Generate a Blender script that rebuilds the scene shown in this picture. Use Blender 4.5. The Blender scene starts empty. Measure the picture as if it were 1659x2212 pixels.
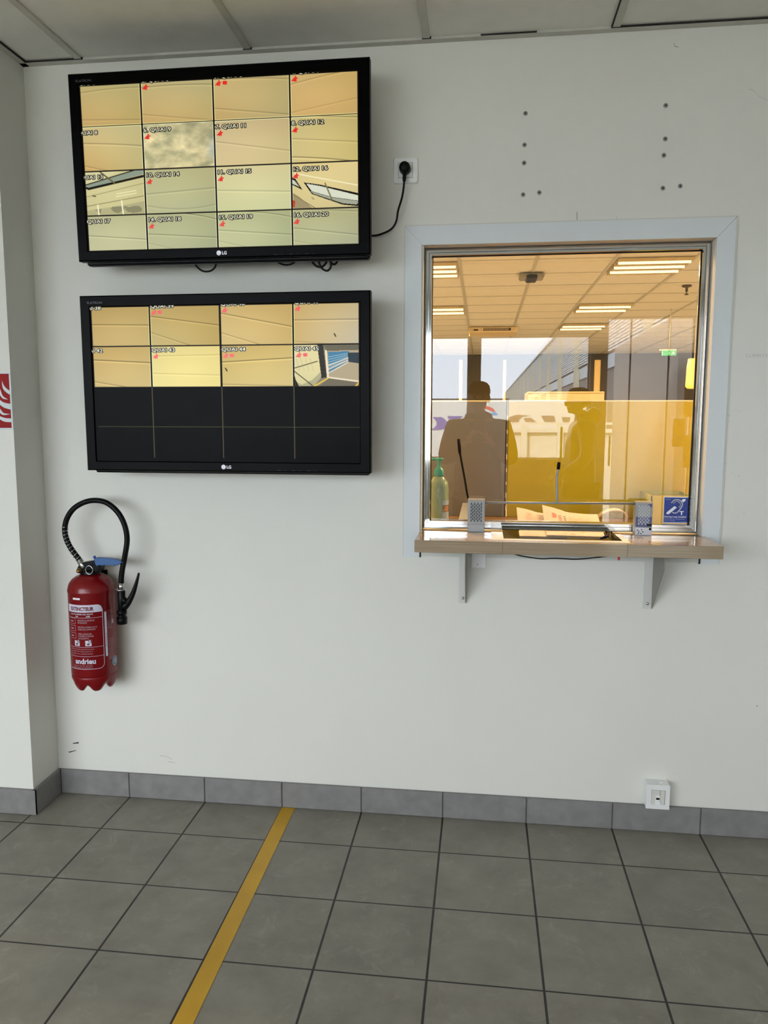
import bpy, math, random
import numpy as np
from mathutils import Vector, Matrix
random.seed(7)
rng = np.random.default_rng(7)
S = bpy.context.scene
COL = S.collection

# ------------------------------------------------------------------ camera, world, light, exposure
F_PX = 1670.885
A_, B_, C_ = 1.45058, 0.12537, 0.0018047
CAM = Vector((1.6463, -2.7305, 1.4705))
ROT = Matrix.Rotation(B_, 3, 'Z') @ Matrix.Rotation(A_, 3, 'X') @ Matrix.Rotation(C_, 3, 'Z')
cd = bpy.data.cameras.new('camera'); co = bpy.data.objects.new('camera', cd); COL.objects.link(co)
co.matrix_world = Matrix.Translation(CAM) @ ROT.to_4x4()
cd.sensor_fit = 'VERTICAL'; cd.sensor_height = 36.0; cd.lens = F_PX / 2212 * 36.0
cd.clip_start = 0.005; cd.clip_end = 400
S.camera = co
S.view_settings.view_transform = 'Standard'; S.view_settings.look = 'None'
S.view_settings.gamma = 1.0; S.view_settings.use_curve_mapping = False
S.view_settings.exposure = 0.0
SKY = 9.9           # brightness of the overcast sky outside the windows
OFFICE = 88.0       # brightness of the office lamps and added fill lights (W each)
TUBE = 1.5
w = bpy.data.worlds.new('overcast_sky'); S.world = w; w.use_nodes = True
nt = w.node_tree; nt.nodes.clear()
tc = nt.nodes.new('ShaderNodeTexCoord'); sx = nt.nodes.new('ShaderNodeSeparateXYZ')
cr = nt.nodes.new('ShaderNodeValToRGB'); bg = nt.nodes.new('ShaderNodeBackground'); ow = nt.nodes.new('ShaderNodeOutputWorld')
nt.links.new(tc.outputs['Generated'], sx.inputs[0]); nt.links.new(sx.outputs['Z'], cr.inputs[0])
cr.color_ramp.elements[0].position = 0.0; cr.color_ramp.elements[0].color = (.80, .88, 1, 1)
cr.color_ramp.elements[1].position = 0.30; cr.color_ramp.elements[1].color = (.93, .95, 1.0, 1)
nt.links.new(cr.outputs[0], bg.inputs[0]); bg.inputs[1].default_value = SKY; nt.links.new(bg.outputs[0], ow.inputs[0])
try:
    S.cycles.use_denoising = True
    S.cycles.max_bounces = 10; S.cycles.diffuse_bounces = 6; S.cycles.glossy_bounces = 6
    S.cycles.transparent_max_bounces = 16; S.cycles.transmission_bounces = 8
    S.cycles.sample_clamp_indirect = 6.0
    S.cycles.caustics_reflective = False; S.cycles.caustics_refractive = False
except Exception: pass

sd = bpy.data.lights.new('yard_fill_sun', 'SUN'); sd.energy = 19.0; sd.angle = math.radians(12); sd.color = (1, .96, .90)  # sun added to brighten the truck and warehouse front
so_ = bpy.data.objects.new('yard_fill_sun', sd); COL.objects.link(so_); so_.rotation_euler = Vector((.42, -.72, -.55)).to_track_quat('-Z', 'Y').to_euler()
def pix(q, y):
    """the point of the plane at depth y that the photograph shows at pixel q"""
    d = ROT @ Vector(((q[0]-829.5)/F_PX, -(q[1]-1106)/F_PX, -1)); t = (y-CAM.y)/d.y
    return CAM + t*d
YG = 0.062          # glass plane
def refl(q, y):
    """the real point at depth y whose mirror image in the glass shows at pixel q"""
    p = pix(q, 2*YG - y); return Vector((p.x, y, p.z))

# ------------------------------------------------------------------ helpers
def lin(c):
    if isinstance(c, str):
        c = [int(c[i:i+2], 16)/255 for i in (0, 2, 4)]
        return tuple((v/12.92 if v <= .04045 else ((v+.055)/1.055)**2.4) for v in c) + (1,)
    return tuple(c) + (1,)
MATS = {}
def mat(name, color, rough=.5, metal=0., noise=0., nscale=8., bump=0., bscale=60., coat=0., emit=None, es=1., spec=.5, stretch=None):
    if name in MATS: return MATS[name]
    m = bpy.data.materials.new(name); m.use_nodes = True; n = m.node_tree.nodes; l = m.node_tree.links
    b = n['Principled BSDF']; c = lin(color)
    b.inputs['Base Color'].default_value = c; b.inputs['Roughness'].default_value = rough
    b.inputs['Metallic'].default_value = metal; b.inputs['Coat Weight'].default_value = coat
    b.inputs['Specular IOR Level'].default_value = spec
    if noise or bump:
        g = n.new('ShaderNodeNewGeometry') if False else n.new('ShaderNodeTexCoord')
        vec = g.outputs['Object']
        if stretch:
            mp = n.new('ShaderNodeMapping'); mp.inputs['Scale'].default_value = stretch; l.new(vec, mp.inputs[0]); vec = mp.outputs[0]
    if noise:
        t = n.new('ShaderNodeTexNoise'); t.inputs['Scale'].default_value = nscale; t.inputs['Detail'].default_value = 6
        l.new(vec, t.inputs['Vector'])
        r = n.new('ShaderNodeValToRGB'); r.color_ramp.elements[0].position = .3; r.color_ramp.elements[1].position = .7
        r.color_ramp.elements[0].color = tuple(v*(1-noise) for v in c[:3])+(1,)
        r.color_ramp.elements[1].color = tuple(min(1, v*(1+noise)) for v in c[:3])+(1,)
        l.new(t.outputs['Fac'], r.inputs[0]); l.new(r.outputs[0], b.inputs['Base Color'])
    if bump:
        t2 = n.new('ShaderNodeTexNoise'); t2.inputs['Scale'].default_value = bscale; t2.inputs['Detail'].default_value = 4
        l.new(vec, t2.inputs['Vector'])
        bp = n.new('ShaderNodeBump'); bp.inputs['Strength'].default_value = bump; bp.inputs['Distance'].default_value = .002
        l.new(t2.outputs['Fac'], bp.inputs['Height']); l.new(bp.outputs[0], b.inputs['Normal'])
    if emit:
        b.inputs['Emission Color'].default_value = lin(emit); b.inputs['Emission Strength'].default_value = es
    MATS[name] = m; return m

class MB:
    """collects shapes for ONE mesh object"""
    def __init__(s): s.v = []; s.f = []; s.m = []; s.sm = []
    def add(s, vs, fs, m=0, sm=False):
        o = len(s.v); s.v += [tuple(v) for v in vs]
        for f in fs: s.f.append(tuple(i+o for i in f)); s.m.append(m); s.sm.append(sm)
        return s
    def box(s, x0, x1, y0, y1, z0, z1, m=0):
        v = [(x, y, z) for x in (x0, x1) for y in (y0, y1) for z in (z0, z1)]
        return s.add(v, [(0,1,3,2),(4,6,7,5),(0,4,5,1),(2,3,7,6),(0,2,6,4),(1,5,7,3)], m)
    def bbox(s, x0, x1, y0, y1, z0, z1, b=.003, m=0):
        """box with chamfered edges"""
        vs = []; idx = {}
        def P(i, j, k, ax):
            p = [x0 if i < 0 else x1, y0 if j < 0 else y1, z0 if k < 0 else z1]; sg = (i, j, k)
            for a in range(3):
                if a != ax: p[a] -= sg[a]*b
            vs.append(tuple(p)); idx[(i, j, k, ax)] = len(vs)-1
        for i in (-1, 1):
            for j in (-1, 1):
                for k in (-1, 1):
                    for ax in range(3): P(i, j, k, ax)
        fs = []
        c4 = [(-1,-1),(1,-1),(1,1),(-1,1)]
        for ax in range(3):
            o = [a for a in range(3) if a != ax]
            for sg in (-1, 1):
                f = []
                for c in c4:
                    t = [0,0,0]; t[ax] = sg; t[o[0]] = c[0]; t[o[1]] = c[1]; f.append(idx[(*t, ax)])
                fs.append(tuple(f))
        for ax in range(3):
            o = [a for a in range(3) if a != ax]
            for c in c4:
                f = []
                for sg, a in ((-1, o[0]), (-1, o[1]), (1, o[1]), (1, o[0])):
                    t = [0,0,0]; t[ax] = sg; t[o[0]] = c[0]; t[o[1]] = c[1]; f.append(idx[(*t, a)])
                fs.append(tuple(f))
        for i in (-1,1):
            for j in (-1,1):
                for k in (-1,1): fs.append(tuple(idx[(i,j,k,a)] for a in range(3)))
        return s.add(vs, fs, m)
    def tube(s, pts, r, n=12, m=0, caps=True, smooth=True):
        pts = [Vector(p) for p in pts]; R = r if isinstance(r, (list, tuple)) else [r]*len(pts)
        vs = []; u = None
        for i, p in enumerate(pts):
            d = (pts[min(i+1, len(pts)-1)] - pts[max(i-1, 0)]).normalized()
            if u is None:
                u = d.orthogonal().normalized()
            u = (u - d*u.dot(d)).normalized(); v = d.cross(u)
            for k in range(n):
                a = 2*math.pi*k/n; vs.append(p + (u*math.cos(a)+v*math.sin(a))*R[i])
        fs = [(i*n+k, i*n+(k+1) % n, (i+1)*n+(k+1) % n, (i+1)*n+k) for i in range(len(pts)-1) for k in range(n)]
        s.add(vs, fs, m, smooth)
        if caps:
            s.add(vs[:n], [tuple(range(n))[::-1]], m); s.add(vs[-n:], [tuple(range(n))], m)
        return s
    def lathe(s, prof, c=(0,0,0), n=40, m=0, axis='z', fn=None):
        vs = []
        for (r, z) in prof:
            for k in range(n):
                a = 2*math.pi*k/n; x, y, zz = r*math.cos(a), r*math.sin(a), z
                if fn: x, y, zz = fn(a, r, z)
                q = (x, y, zz) if axis == 'z' else ((x, zz, y) if axis == 'y' else (zz, x, y))
                vs.append((c[0]+q[0], c[1]+q[1], c[2]+q[2]))
        fs = [(i*n+k, i*n+(k+1) % n, (i+1)*n+(k+1) % n, (i+1)*n+k) for i in range(len(prof)-1) for k in range(n)]
        s.add(vs, fs, m, True)
        if prof[0][0] > 1e-6: s.add(vs[:n], [tuple(range(n))[::-1]], m)
        if prof[-1][0] > 1e-6: s.add(vs[-n:], [tuple(range(n))], m)
        return s
    def prism(s, poly, fn, d, m=0):
        """2D polygon; fn(u, v, w) -> point; thickness w from 0 to d"""
        n = len(poly); a = [fn(u, v, 0) for u, v in poly]; b = [fn(u, v, d) for u, v in poly]
        return s.add(a+b, [tuple(range(n))[::-1], tuple(range(n, 2*n))] + [(i, (i+1) % n, n+(i+1) % n, n+i) for i in range(n)], m)
    def flat(s, poly, fn, m=0):
        return s.add([fn(u, v) for u, v in poly], [tuple(range(len(poly)))], m)
    def text(s, body, size, fn, m=0, xs=1., offset=0., align='LEFT', shear=0.):
        vs, fs = text_mesh(body, size, offset, align, shear)
        return s.add([fn(x*xs, y) for x, y in vs], fs, m)
    def build(s, name, mats, parent=None, local=False, bevel=0, sub=0):
        me = bpy.data.meshes.new(name)
        off = Vector((0,0,0))
        o = bpy.data.objects.new(name, me); COL.objects.link(o)
        if parent is not None:
            o.parent = parent
            if not local:
                q = parent
                while q is not None: off += q.location; q = q.parent
        vs = [(x-off.x, y-off.y, z-off.z) for x, y, z in s.v]
        me.from_pydata(vs, [], s.f)
        for m in (mats if isinstance(mats, (list, tuple)) else [mats]): me.materials.append(m)
        me.polygons.foreach_set('material_index', s.m); me.polygons.foreach_set('use_smooth', s.sm)
        me.validate(); me.update()
        import bmesh
        bm = bmesh.new(); bm.from_mesh(me); bmesh.ops.remove_doubles(bm, verts=bm.verts, dist=1e-6)
        bmesh.ops.recalc_face_normals(bm, faces=bm.faces); bm.to_mesh(me); bm.free()
        if bevel:
            b = o.modifiers.new('bevel', 'BEVEL'); b.width = bevel; b.segments = 2; b.limit_method = 'ANGLE'
        return o
_tc = {}
def text_mesh(body, size, offset, align, shear):
    k = (body, size, offset, align, shear)
    if k in _tc: return _tc[k]
    c = bpy.data.curves.new('t', 'FONT'); c.body = body; c.size = size; c.offset = offset; c.align_x = align; c.shear = shear
    c.resolution_u = 3
    o = bpy.data.objects.new('t', c); COL.objects.link(o)
    me = bpy.data.meshes.new_from_object(o, depsgraph=bpy.context.evaluated_depsgraph_get())
    vs = [(v.co.x, v.co.y) for v in me.vertices]; fs = [tuple(p.vertices) for p in me.polygons]
    bpy.data.objects.remove(o); bpy.data.curves.remove(c); bpy.data.meshes.remove(me)
    _tc[k] = (vs, fs); return _tc[k]

def tag(o, label, cat, group=None, kind=None):
    if label: o['label'] = label
    if cat: o['category'] = cat
    if group: o['group'] = group
    if kind: o['kind'] = kind
    return o
def thing(name, label, cat, loc=(0,0,0), rot=(0,0,0), group=None):
    o = bpy.data.objects.new(name, None); COL.objects.link(o); o.location = loc; o.rotation_euler = rot
    o.empty_display_size = .05
    return tag(o, label, cat, group)
def struct(o, label=None):
    o['kind'] = 'structure'
    if label: o['label'] = label
    return o
def dup(root, loc):
    r = root.copy(); COL.objects.link(r); r.location = loc
    for ch in list(root.children):
        c = ch.copy(); COL.objects.link(c); c.parent = r
        for g in list(ch.children):
            d = g.copy(); COL.objects.link(d); d.parent = c
    return r
def spline(pts, n=10):
    """Catmull-Rom through the points"""
    P = [Vector(p) for p in pts]; P = [P[0]*2-P[1]] + P + [P[-1]*2-P[-2]]; out = []
    for i in range(1, len(P)-2):
        for k in range(n):
            t = k/n; a, b, c, d = P[i-1:i+3]
            out.append(.5*((2*b)+(c-a)*t+(2*a-5*b+4*c-d)*t*t+(-a+3*b-3*c+d)*t**3))
    out.append(P[-2]); return out

# ------------------------------------------------------------------ materials of the setting
def paint_mat(name, color, stain=.06, rough=.6):
    m = mat(name, color, rough, noise=.018, nscale=1.7, bump=.25, bscale=220)
    n = m.node_tree.nodes; l = m.node_tree.links; b = n['Principled BSDF']
    src = b.inputs['Base Color'].links[0].from_socket
    tc = n.new('ShaderNodeTexCoord')
    t = n.new('ShaderNodeTexNoise'); t.inputs['Scale'].default_value = 9; t.inputs['Detail'].default_value = 8; t.inputs['Roughness'].default_value = .7
    l.new(tc.outputs['Object'], t.inputs['Vector'])
    r = n.new('ShaderNodeValToRGB'); r.color_ramp.elements[0].position = .66; r.color_ramp.elements[1].position = .78
    r.color_ramp.elements[0].color = (0,0,0,1); r.color_ramp.elements[1].color = (stain,)*3+(1,)
    l.new(t.outputs['Fac'], r.inputs[0])
    mx = n.new('ShaderNodeMixRGB'); mx.inputs[2].default_value = (.10,.09,.07,1)
    l.new(r.outputs[0], mx.inputs[0]); l.new(src, mx.inputs[1]); l.new(mx.outputs[0], b.inputs['Base Color'])
    return m
M_wall = paint_mat('wall_paint', 'D9D9D3', .10)
M_trimw = paint_mat('trim_paint', 'D1D7DB', .08, .45)
M_ceil = mat('ceiling_tile', 'DCDCD6', .9, noise=.03, nscale=14, bump=.3, bscale=300)
M_tbar = mat('ceiling_bar', 'B8B8B0', .5, noise=.05, nscale=20)
M_black = mat('black_plastic', '060608', .35, noise=.1, nscale=30, spec=.15)
M_rubber = mat('black_rubber', '060607', .42, noise=.1, nscale=30, spec=.15)
M_white = mat('white_plastic', 'EDEFF0', .35, noise=.02, nscale=30)
M_chrome = mat('chrome', 'D8DADB', .07, 1., noise=.03, nscale=12)
M_steel = mat('brushed_steel', 'C9CBCB', .14, 1., noise=.06, nscale=40)
M_dark = mat('dark_gap', '1B1A18', .8, noise=.1)

def floor_mat():
    m = bpy.data.materials.new('floor_tiles'); m.use_nodes = True; n = m.node_tree.nodes; l = m.node_tree.links; b = n['Principled BSDF']
    g = n.new('ShaderNodeNewGeometry'); sp = n.new('ShaderNodeSeparateXYZ'); l.new(g.outputs['Position'], sp.inputs[0])
    def M(op, a, b_=None, c=None):
        x = n.new('ShaderNodeMath'); x.operation = op
        for i, v in enumerate((a, b_, c)):
            if v is None: continue
            if isinstance(v, (int, float)): x.inputs[i].default_value = v
            else: l.new(v, x.inputs[i])
        return x.outputs[0]
    P = .305; masks = []; ids = []
    for ax, off, gw in (('X', 0., .0033), ('Y', -.2436, .0027)):
        u = M('DIVIDE', M('SUBTRACT', sp.outputs[ax], off), P)
        rd = M('ROUND', u); d = M('MULTIPLY', M('ABSOLUTE', M('SUBTRACT', u, rd)), P)
        masks.append(M('LESS_THAN', d, gw)); ids.append(M('FLOOR', u))
    grout = M('MAXIMUM', masks[0], masks[1])
    cx = n.new('ShaderNodeCombineXYZ'); l.new(ids[0], cx.inputs[0]); l.new(ids[1], cx.inputs[1])
    wn = n.new('ShaderNodeTexWhiteNoise'); l.new(cx.outputs[0], wn.inputs['Vector'])
    t = n.new('ShaderNodeTexNoise'); t.inputs['Scale'].default_value = 7; t.inputs['Detail'].default_value = 10; t.inputs['Roughness'].default_value = .65; l.new(g.outputs['Position'], t.inputs['Vector'])
    r = n.new('ShaderNodeValToRGB'); r.color_ramp.elements[0].position = .3; r.color_ramp.elements[1].position = .72
    r.color_ramp.elements[0].color = lin('7C786F'); r.color_ramp.elements[1].color = lin('938F85')
    l.new(t.outputs['Fac'], r.inputs[0])
    va = n.new('ShaderNodeMixRGB'); va.blend_type = 'MULTIPLY'; va.inputs[0].default_value = .09; l.new(r.outputs[0], va.inputs[1]); l.new(wn.outputs['Value'], va.inputs[2])
    # pale scuffs
    t2 = n.new('ShaderNodeTexNoise'); t2.inputs['Scale'].default_value = 11; t2.inputs['Detail'].default_value = 12; t2.inputs['Roughness'].default_value = .8; t2.inputs['Distortion'].default_value = 1.2; l.new(g.outputs['Position'], t2.inputs['Vector'])
    r2 = n.new('ShaderNodeValToRGB'); r2.color_ramp.elements[0].position = .54; r2.color_ramp.elements[1].position = .72; r2.color_ramp.elements[0].color = (0,0,0,1); r2.color_ramp.elements[1].color = (.34,)*3+(1,)
    l.new(t2.outputs['Fac'], r2.inputs[0])
    ms = n.new('ShaderNodeMixRGB'); l.new(r2.outputs[0], ms.inputs[0]); l.new(va.outputs[0], ms.inputs[1]); ms.inputs[2].default_value = lin('B9B7AE')
    gc = n.new('ShaderNodeValToRGB'); gc.color_ramp.elements[0].color = lin('161312'); gc.color_ramp.elements[1].color = lin('3C3834'); gc.color_ramp.elements[0].position = .35; gc.color_ramp.elements[1].position = .75
    l.new(t2.outputs['Fac'], gc.inputs[0])
    mx = n.new('ShaderNodeMixRGB'); l.new(grout, mx.inputs[0]); l.new(ms.outputs[0], mx.inputs[1]); l.new(gc.outputs[0], mx.inputs[2])
    l.new(mx.outputs[0], b.inputs['Base Color'])
    bp = n.new('ShaderNodeBump'); bp.inputs['Strength'].default_value = .6; bp.inputs['Distance'].default_value = .002
    hh = M('ADD', M('MULTIPLY', grout, -1.), M('MULTIPLY', t2.outputs['Fac'], .12)); l.new(hh, bp.inputs['Height']); l.new(bp.outputs[0], b.inputs['Normal'])
    rr = M('MULTIPLY_ADD', t.outputs['Fac'], .25, .40); l.new(rr, b.inputs['Roughness'])
    return m
M_floor = floor_mat()
M_base = mat('skirting_tile', '7C7B7B', .55, noise=.12, nscale=22, bump=.15, bscale=120)
M_grout = mat('grout', '5A5956', .9, noise=.1)

# ------------------------------------------------------------------ the waiting room shell
CZ = 2.71
WX0, WX1, WY = -3.6, 4.0, -5.15     # room extents
OX0, OX1, OZ0, OZ1 = 1.437, 2.394, 1.03, 2.058     # opening of the service window
fl = MB().box(WX0-.2, 7.4, -5.3, 13.0, -.12, 0).build('floor', M_floor); struct(fl, 'grey square tiles with dark joints')
wb = MB()
for a in ((.01-.05, OX0, 0, .12, 0, CZ+.05), (OX1, 7.2, 0, .12, 0, CZ+.05), (OX0, OX1, 0, .12, 0, OZ0), (OX0, OX1, 0, .12, OZ1, CZ+.05)): wb.box(*a)
wb = wb.build('wall_back', M_wall); struct(wb, 'pale grey painted wall with a window opening')
wl = MB().box(WX0, .01, -.178, .12, 0, CZ+.05).build('wall_left', M_wall); struct(wl)
struct(MB().box(WX0-.15, WX0, WY-.15, -.178, 0, CZ+.05).build('wall_far_left', M_wall))
struct(MB().box(WX1, WX1+.15, WY-.15, 0, 0, CZ+.05).build('wall_right', M_wall))
# rear wall with windows and a glazed door (behind the photographer, seen only mirrored in the glass)
SZ0, SZ1, SZH = 1.06, 2.30, 2.66
mul = [(refl((1013, 800), WY).x, refl((1035, 800), WY).x)]
XE = refl((1275, 800), WY).x; DX0 = refl((1310, 800), WY).x; DX1 = refl((1500, 800), WY).x
rw = MB(); MX0, MX1 = mul[0]; XW = MX0-1.35; SZD = 2.47
rw.box(WX0, WX1, WY-.15, WY, SZH, CZ+.05); rw.box(XW, DX0, WY-.15, WY, SZ1, SZH); rw.box(XW, DX0, WY-.15, WY, 0, SZ0)
rw.box(WX0, XW-.12, WY-.15, WY, 0, .35); rw.box(WX0, WX0+.3, WY-.15, WY, .35, SZH); rw.box(XW-.12, XW, WY-.15, WY, 0, SZH)
rw.box(XE, DX0, WY-.15, WY, SZ0, SZ1); rw.box(DX0, DX1, WY-.15, WY, SZD, SZH); rw.box(DX1, WX1, WY-.15, WY, 0, SZH); rw.box(MX0, MX1, WY-.15, WY, SZ0, SZ1)
struct(rw.build('wall_rear', M_wall))
# ceiling: one plane for both rooms, the bars are its part
ce = MB().box(WX0-.15, 7.4, WY-.15, 13.0, CZ+.004, CZ+.05).build('ceiling', M_ceil); struct(ce, 'suspended ceiling of pale tiles')
tb = MB(); x = .22+.012-.6055*6
while x < 7.2:
    tb.box(x-.012, x+.012, WY, -.028, CZ-.002, CZ+.006)
    tb.box(x-.006, x+.006, .12, 12.8, CZ-.001, CZ+.006) if False else tb.box(x-.014, x+.014, .12, 12.8, CZ-.002, CZ+.006)
    x += .6055
y = 3.62-.61*5
while y < 12.8:
    tb.box(-2.4, 7.2, y-.005, y+.005, CZ-.001, CZ+.006); y += .61
y = -.6
while y > WY:
    tb.box(WX0, WX1, y-.012, y+.012, CZ-.0025, CZ+.006); y -= .6055
tb.build('ceiling_grid', M_tbar, ce)
gp = MB()
for gx in (.22, .8255, 1.431, 2.0365): gp.box(gx-.002, gx+.028, -.033, -.028, CZ-.003, CZ+.003)
gp.box(2.0325, 2.0365, -.5, -.03, CZ-.003, CZ+.003); gp.box(2.06, 4.0, -.032, -.028, CZ-.003, CZ+.002); gp.box(1.62, 1.8, -.0305, -.028, CZ-.003, CZ+.002)
gp.box(.03, .22, -.032, -.028, CZ-.003, CZ+.002); gp.box(.034, .038, -.178, -.03, CZ-.003, CZ+.002)
gp.build('ceiling_gap', M_dark, ce)
struct(MB().box(.01, 4.0, -.028, 0, CZ-.004, CZ+.004).box(.01, .034, -.178, 0, CZ-.004, CZ+.003)
       .box(WX0, .034, -.206, -.178, CZ-.004, CZ+.003).build('trim_1', M_tbar), 'grey wall angle along the ceiling')
# skirting tiles
P = .305
def skirt(name, segs):
    m = MB()
    for s in segs: m.bbox(*s[:6], b=.0015, m=0)
    return m
sk = MB()
sk.box(.01, 4.0, -.009, 0, 0, .0965, 1)
xs = [.022] + [P*k for k in range(1, 14)]
for a, b in zip(xs[:-1], xs[1:]): sk.bbox(a+.0022, b-.0022, -.0125, -.001, .0015, .098, .0012, 0)
struct(sk.build('baseboard_back', [M_base, M_grout]), 'grey skirting tiles')
sk = MB(); sk.box(.011, .019, -.186, -.012, 0, .0965, 1); sk.bbox(.011, .0225, -.190, -.0135, .0015, .098, .0012, 0)
sk.box(WX0, .02, -.187, -.178, 0, .0965, 1)
for k in range(12): sk.bbox(.0225-.305*(k+1)+.0022, .0225-.305*k-(.0022 if k else 0), -.1905, -.179, .0015, .098, .0012, 0)
struct(sk.build('baseboard_left', [M_base, M_grout]))
# marks and writing on the wall
mk = MB()
M_scuff = mat('scuff', '4A4644', .8, noise=.2); M_scuff2 = mat('faint_scuff', '9D9B96', .8, noise=.1); M_pencil = mat('pencil', 'A3A39D', .8, noise=.05)
def wp(q, y=-.0006): return pix(q, y)
def mark(pts, m): mk.flat([(p[0], p[1]) for p in pts], lambda u, v: wp((u, v)), m)
mark([(157,1605),(170,1602.5),(170,1606),(158,1607)], 0); mark([(147,1624),(163,1620.5),(166,1621),(150,1626)], 0)
for (cx, cy, s, n_, k) in ((1594, 884, 8, 7, 1), (1600, 888, 6, 5, 1), (1590, 1025, 10, 9, 1), (1598, 1105, 9, 7, 1), (1592, 1118, 8, 6, 1), (1566, 1001, 3, 5, 0), (1574, 897, 3, 5, 1), (1617, 726, 6, 4, 1), (1460, 99, 5, 3, 1), (1576, 860, 2, 4, 1), (1572, 912, 2, 5, 1), (141, 1571, 7, 5, 1)):
    for i in range(n_):
        a = random.uniform(0, 6.3); x0 = cx+random.uniform(-s, s); y0 = cy+random.uniform(-s*.6, s*.6); L = random.uniform(1.5, 4.5); t_ = random.uniform(.35, .9)
        dx, dy = math.cos(a)*L, math.sin(a)*L
        mark([(x0, y0), (x0+dx*.5-dy*.1*t_, y0+dy*.5+dx*.1*t_), (x0+dx, y0+dy), (x0+dx*.5+t_*.4, y0+dy*.5-t_*.7)], k)
mark([(1246,458),(1247,458),(1247.2,478),(1246.2,478)], 0); mark([(1242,478.5),(1250,478),(1248,480.5),(1244,480.5)], 0); mark([(1332,468),(1332.7,468),(1332.9,477),(1332.2,477)], 1)
mark([(1455,92),(1456,92),(1458,99),(1466,101),(1466,102.5),(1457,101)], 1)
mark([(1634.5,1524),(1636.5,1524),(1636.5,1526),(1634.5,1526)], 0)
for q0, q1 in (((1618,192),(1627,194)), ((1627,194),(1640,208)), ((1640,208),(1659,217))): mark([q0, q1, (q1[0], q1[1]+.8), (q0[0], q0[1]+.8)], 2)
for q0, q1 in (((345,1632),(358,1633)), ((358,1633),(372,1640)), ((362,1645),(378,1647))): mark([q0, q1, (q1[0], q1[1]+.8), (q0[0], q0[1]+.8)], 1)
p0 = wp((1610, 772)); mk.text('CLIMATS', .016, lambda u, v: (p0.x+u, -.0006, p0.z+v), 2, xs=1.1, offset=-.0003)
mk.build('wall_mark', [M_scuff, M_scuff2, M_pencil], wb)

# ------------------------------------------------------------------ service window
t2 = MB(); TY = -.009
TZ0, TZ1, TX0, TX1 = .9785, 2.121, 1.3745, 2.4525
def tri(pts):  # board outline in x,z with thickness
    return t2.prism(pts, lambda u, v, w_: (u, TY+w_, v), .009)
tri([(TX0, TZ0), (OX0-.006, TZ0), (OX0-.006, OZ1), (TX0, TZ1)]); tri([(TX0+.0008, TZ1), (OX0-.0055, OZ1+.0), (OX1+.0005, OZ1), (TX1-.0008, TZ1)]); tri([(OX1+.0008, TZ0+.001), (TX1, TZ0+.001), (TX1, TZ1-.001), (OX1+.0008, OZ1-.0012)])
struct(t2.build('trim_2', M_trimw), 'pale blue-grey boards framing the service window')
M_fillet = paint_mat('fillet_paint', 'C9CAC3', .1)
struct(MB().box(TX1, TX1+.006, -.006, 0, TZ0, TZ1+.004).box(TX0-.004, TX0, -.004, 0, TZ0, TZ1+.003).box(TX0, TX1, -.0045, 0, TZ1, TZ1+.005)
       .box(OX0, OX1, -.006, 0, .982, 1.03).build('trim_3', M_fillet))
struct(MB().box(OX0-.0062, OX0-.0012, -.0085, 0, TZ0, 1.03).box(OX1-.005, OX1, -.0085, 0, TZ0, 1.03).build('trim_4', M_dark))
win = MB()   # mitred chrome moulding
FX0, FX1, FZ0, FZ1 = OX0, OX1, 1.0735, OZ1
prof = [(0, .060), (.0, .050), (.0025, .0445), (.0045, .0425), (.0065, .0455), (.0080, .0438), (.0155, .0438), (.0165, .0480), (.0175, .0460), (.0255, .0460), (.0275, .050), (.0285, .0585), (.0285, .075), (0, .075)]
nseg = len(prof)
for i in range(nseg):
    (d0, y0), (d1, y1) = prof[i], prof[(i+1) % nseg]
    def ring(d, yy): 
        db = d*1.16
        return [(FX0+d, yy, FZ0+db), (FX1-d, yy, FZ0+db), (FX1-d, yy, FZ1-d*.95), (FX0+d, yy, FZ1-d*.95)]
    r0, r1 = ring(d0, y0), ring(d1, y1)
    win.add(r0+r1, [(k, (k+1) % 4, 4+(k+1) % 4, 4+k) for k in range(4)], 0)
wf = win.build('window_1', M_chrome); struct(wf, 'service window in a polished chrome frame')
def glass_mat(name, ior, tint=(.97, .975, .97)):
    m = bpy.data.materials.new(name); m.use_nodes = True; n = m.node_tree.nodes; l = m.node_tree.links; n.clear()
    o = n.new('ShaderNodeOutputMaterial'); mx = n.new('ShaderNodeMixShader'); tr = n.new('ShaderNodeBsdfTransparent'); gl = n.new('ShaderNodeBsdfGlossy'); fr = n.new('ShaderNodeFresnel')
    tr.inputs[0].default_value = tint+(1,); gl.inputs['Roughness'].default_value = 0.; fr.inputs['IOR'].default_value = ior
    g = n.new('ShaderNodeNewGeometry'); ms = n.new('ShaderNodeMath'); ms.operation = 'MULTIPLY'; inv = n.new('ShaderNodeMath'); inv.operation = 'SUBTRACT'; inv.inputs[0].default_value = 1
    l.new(g.outputs['Backfacing'], inv.inputs[1]); l.new(fr.outputs[0], ms.inputs[0]); l.new(inv.outputs[0], ms.inputs[1])
    l.new(ms.outputs[0], mx.inputs[0]); l.new(tr.outputs[0], mx.inputs[1]); l.new(gl.outputs[0], mx.inputs[2]); l.new(mx.outputs[0], o.inputs[0])
    return m
M_glass = glass_mat('window_glass', 1.98)
gx = MB().box(OX0+.02, OX1-.02, YG, YG+.006, 1.09, OZ1-.02).build('window_glass', M_glass, wf)
# dark strip round the pane
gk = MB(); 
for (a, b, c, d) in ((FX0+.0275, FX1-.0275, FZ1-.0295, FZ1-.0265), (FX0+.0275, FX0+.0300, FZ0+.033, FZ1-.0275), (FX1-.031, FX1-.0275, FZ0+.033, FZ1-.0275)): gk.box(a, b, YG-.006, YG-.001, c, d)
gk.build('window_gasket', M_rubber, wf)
# reveal inside the opening
M_reveal = paint_mat('reveal', '8F8B80', .1)

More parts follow.
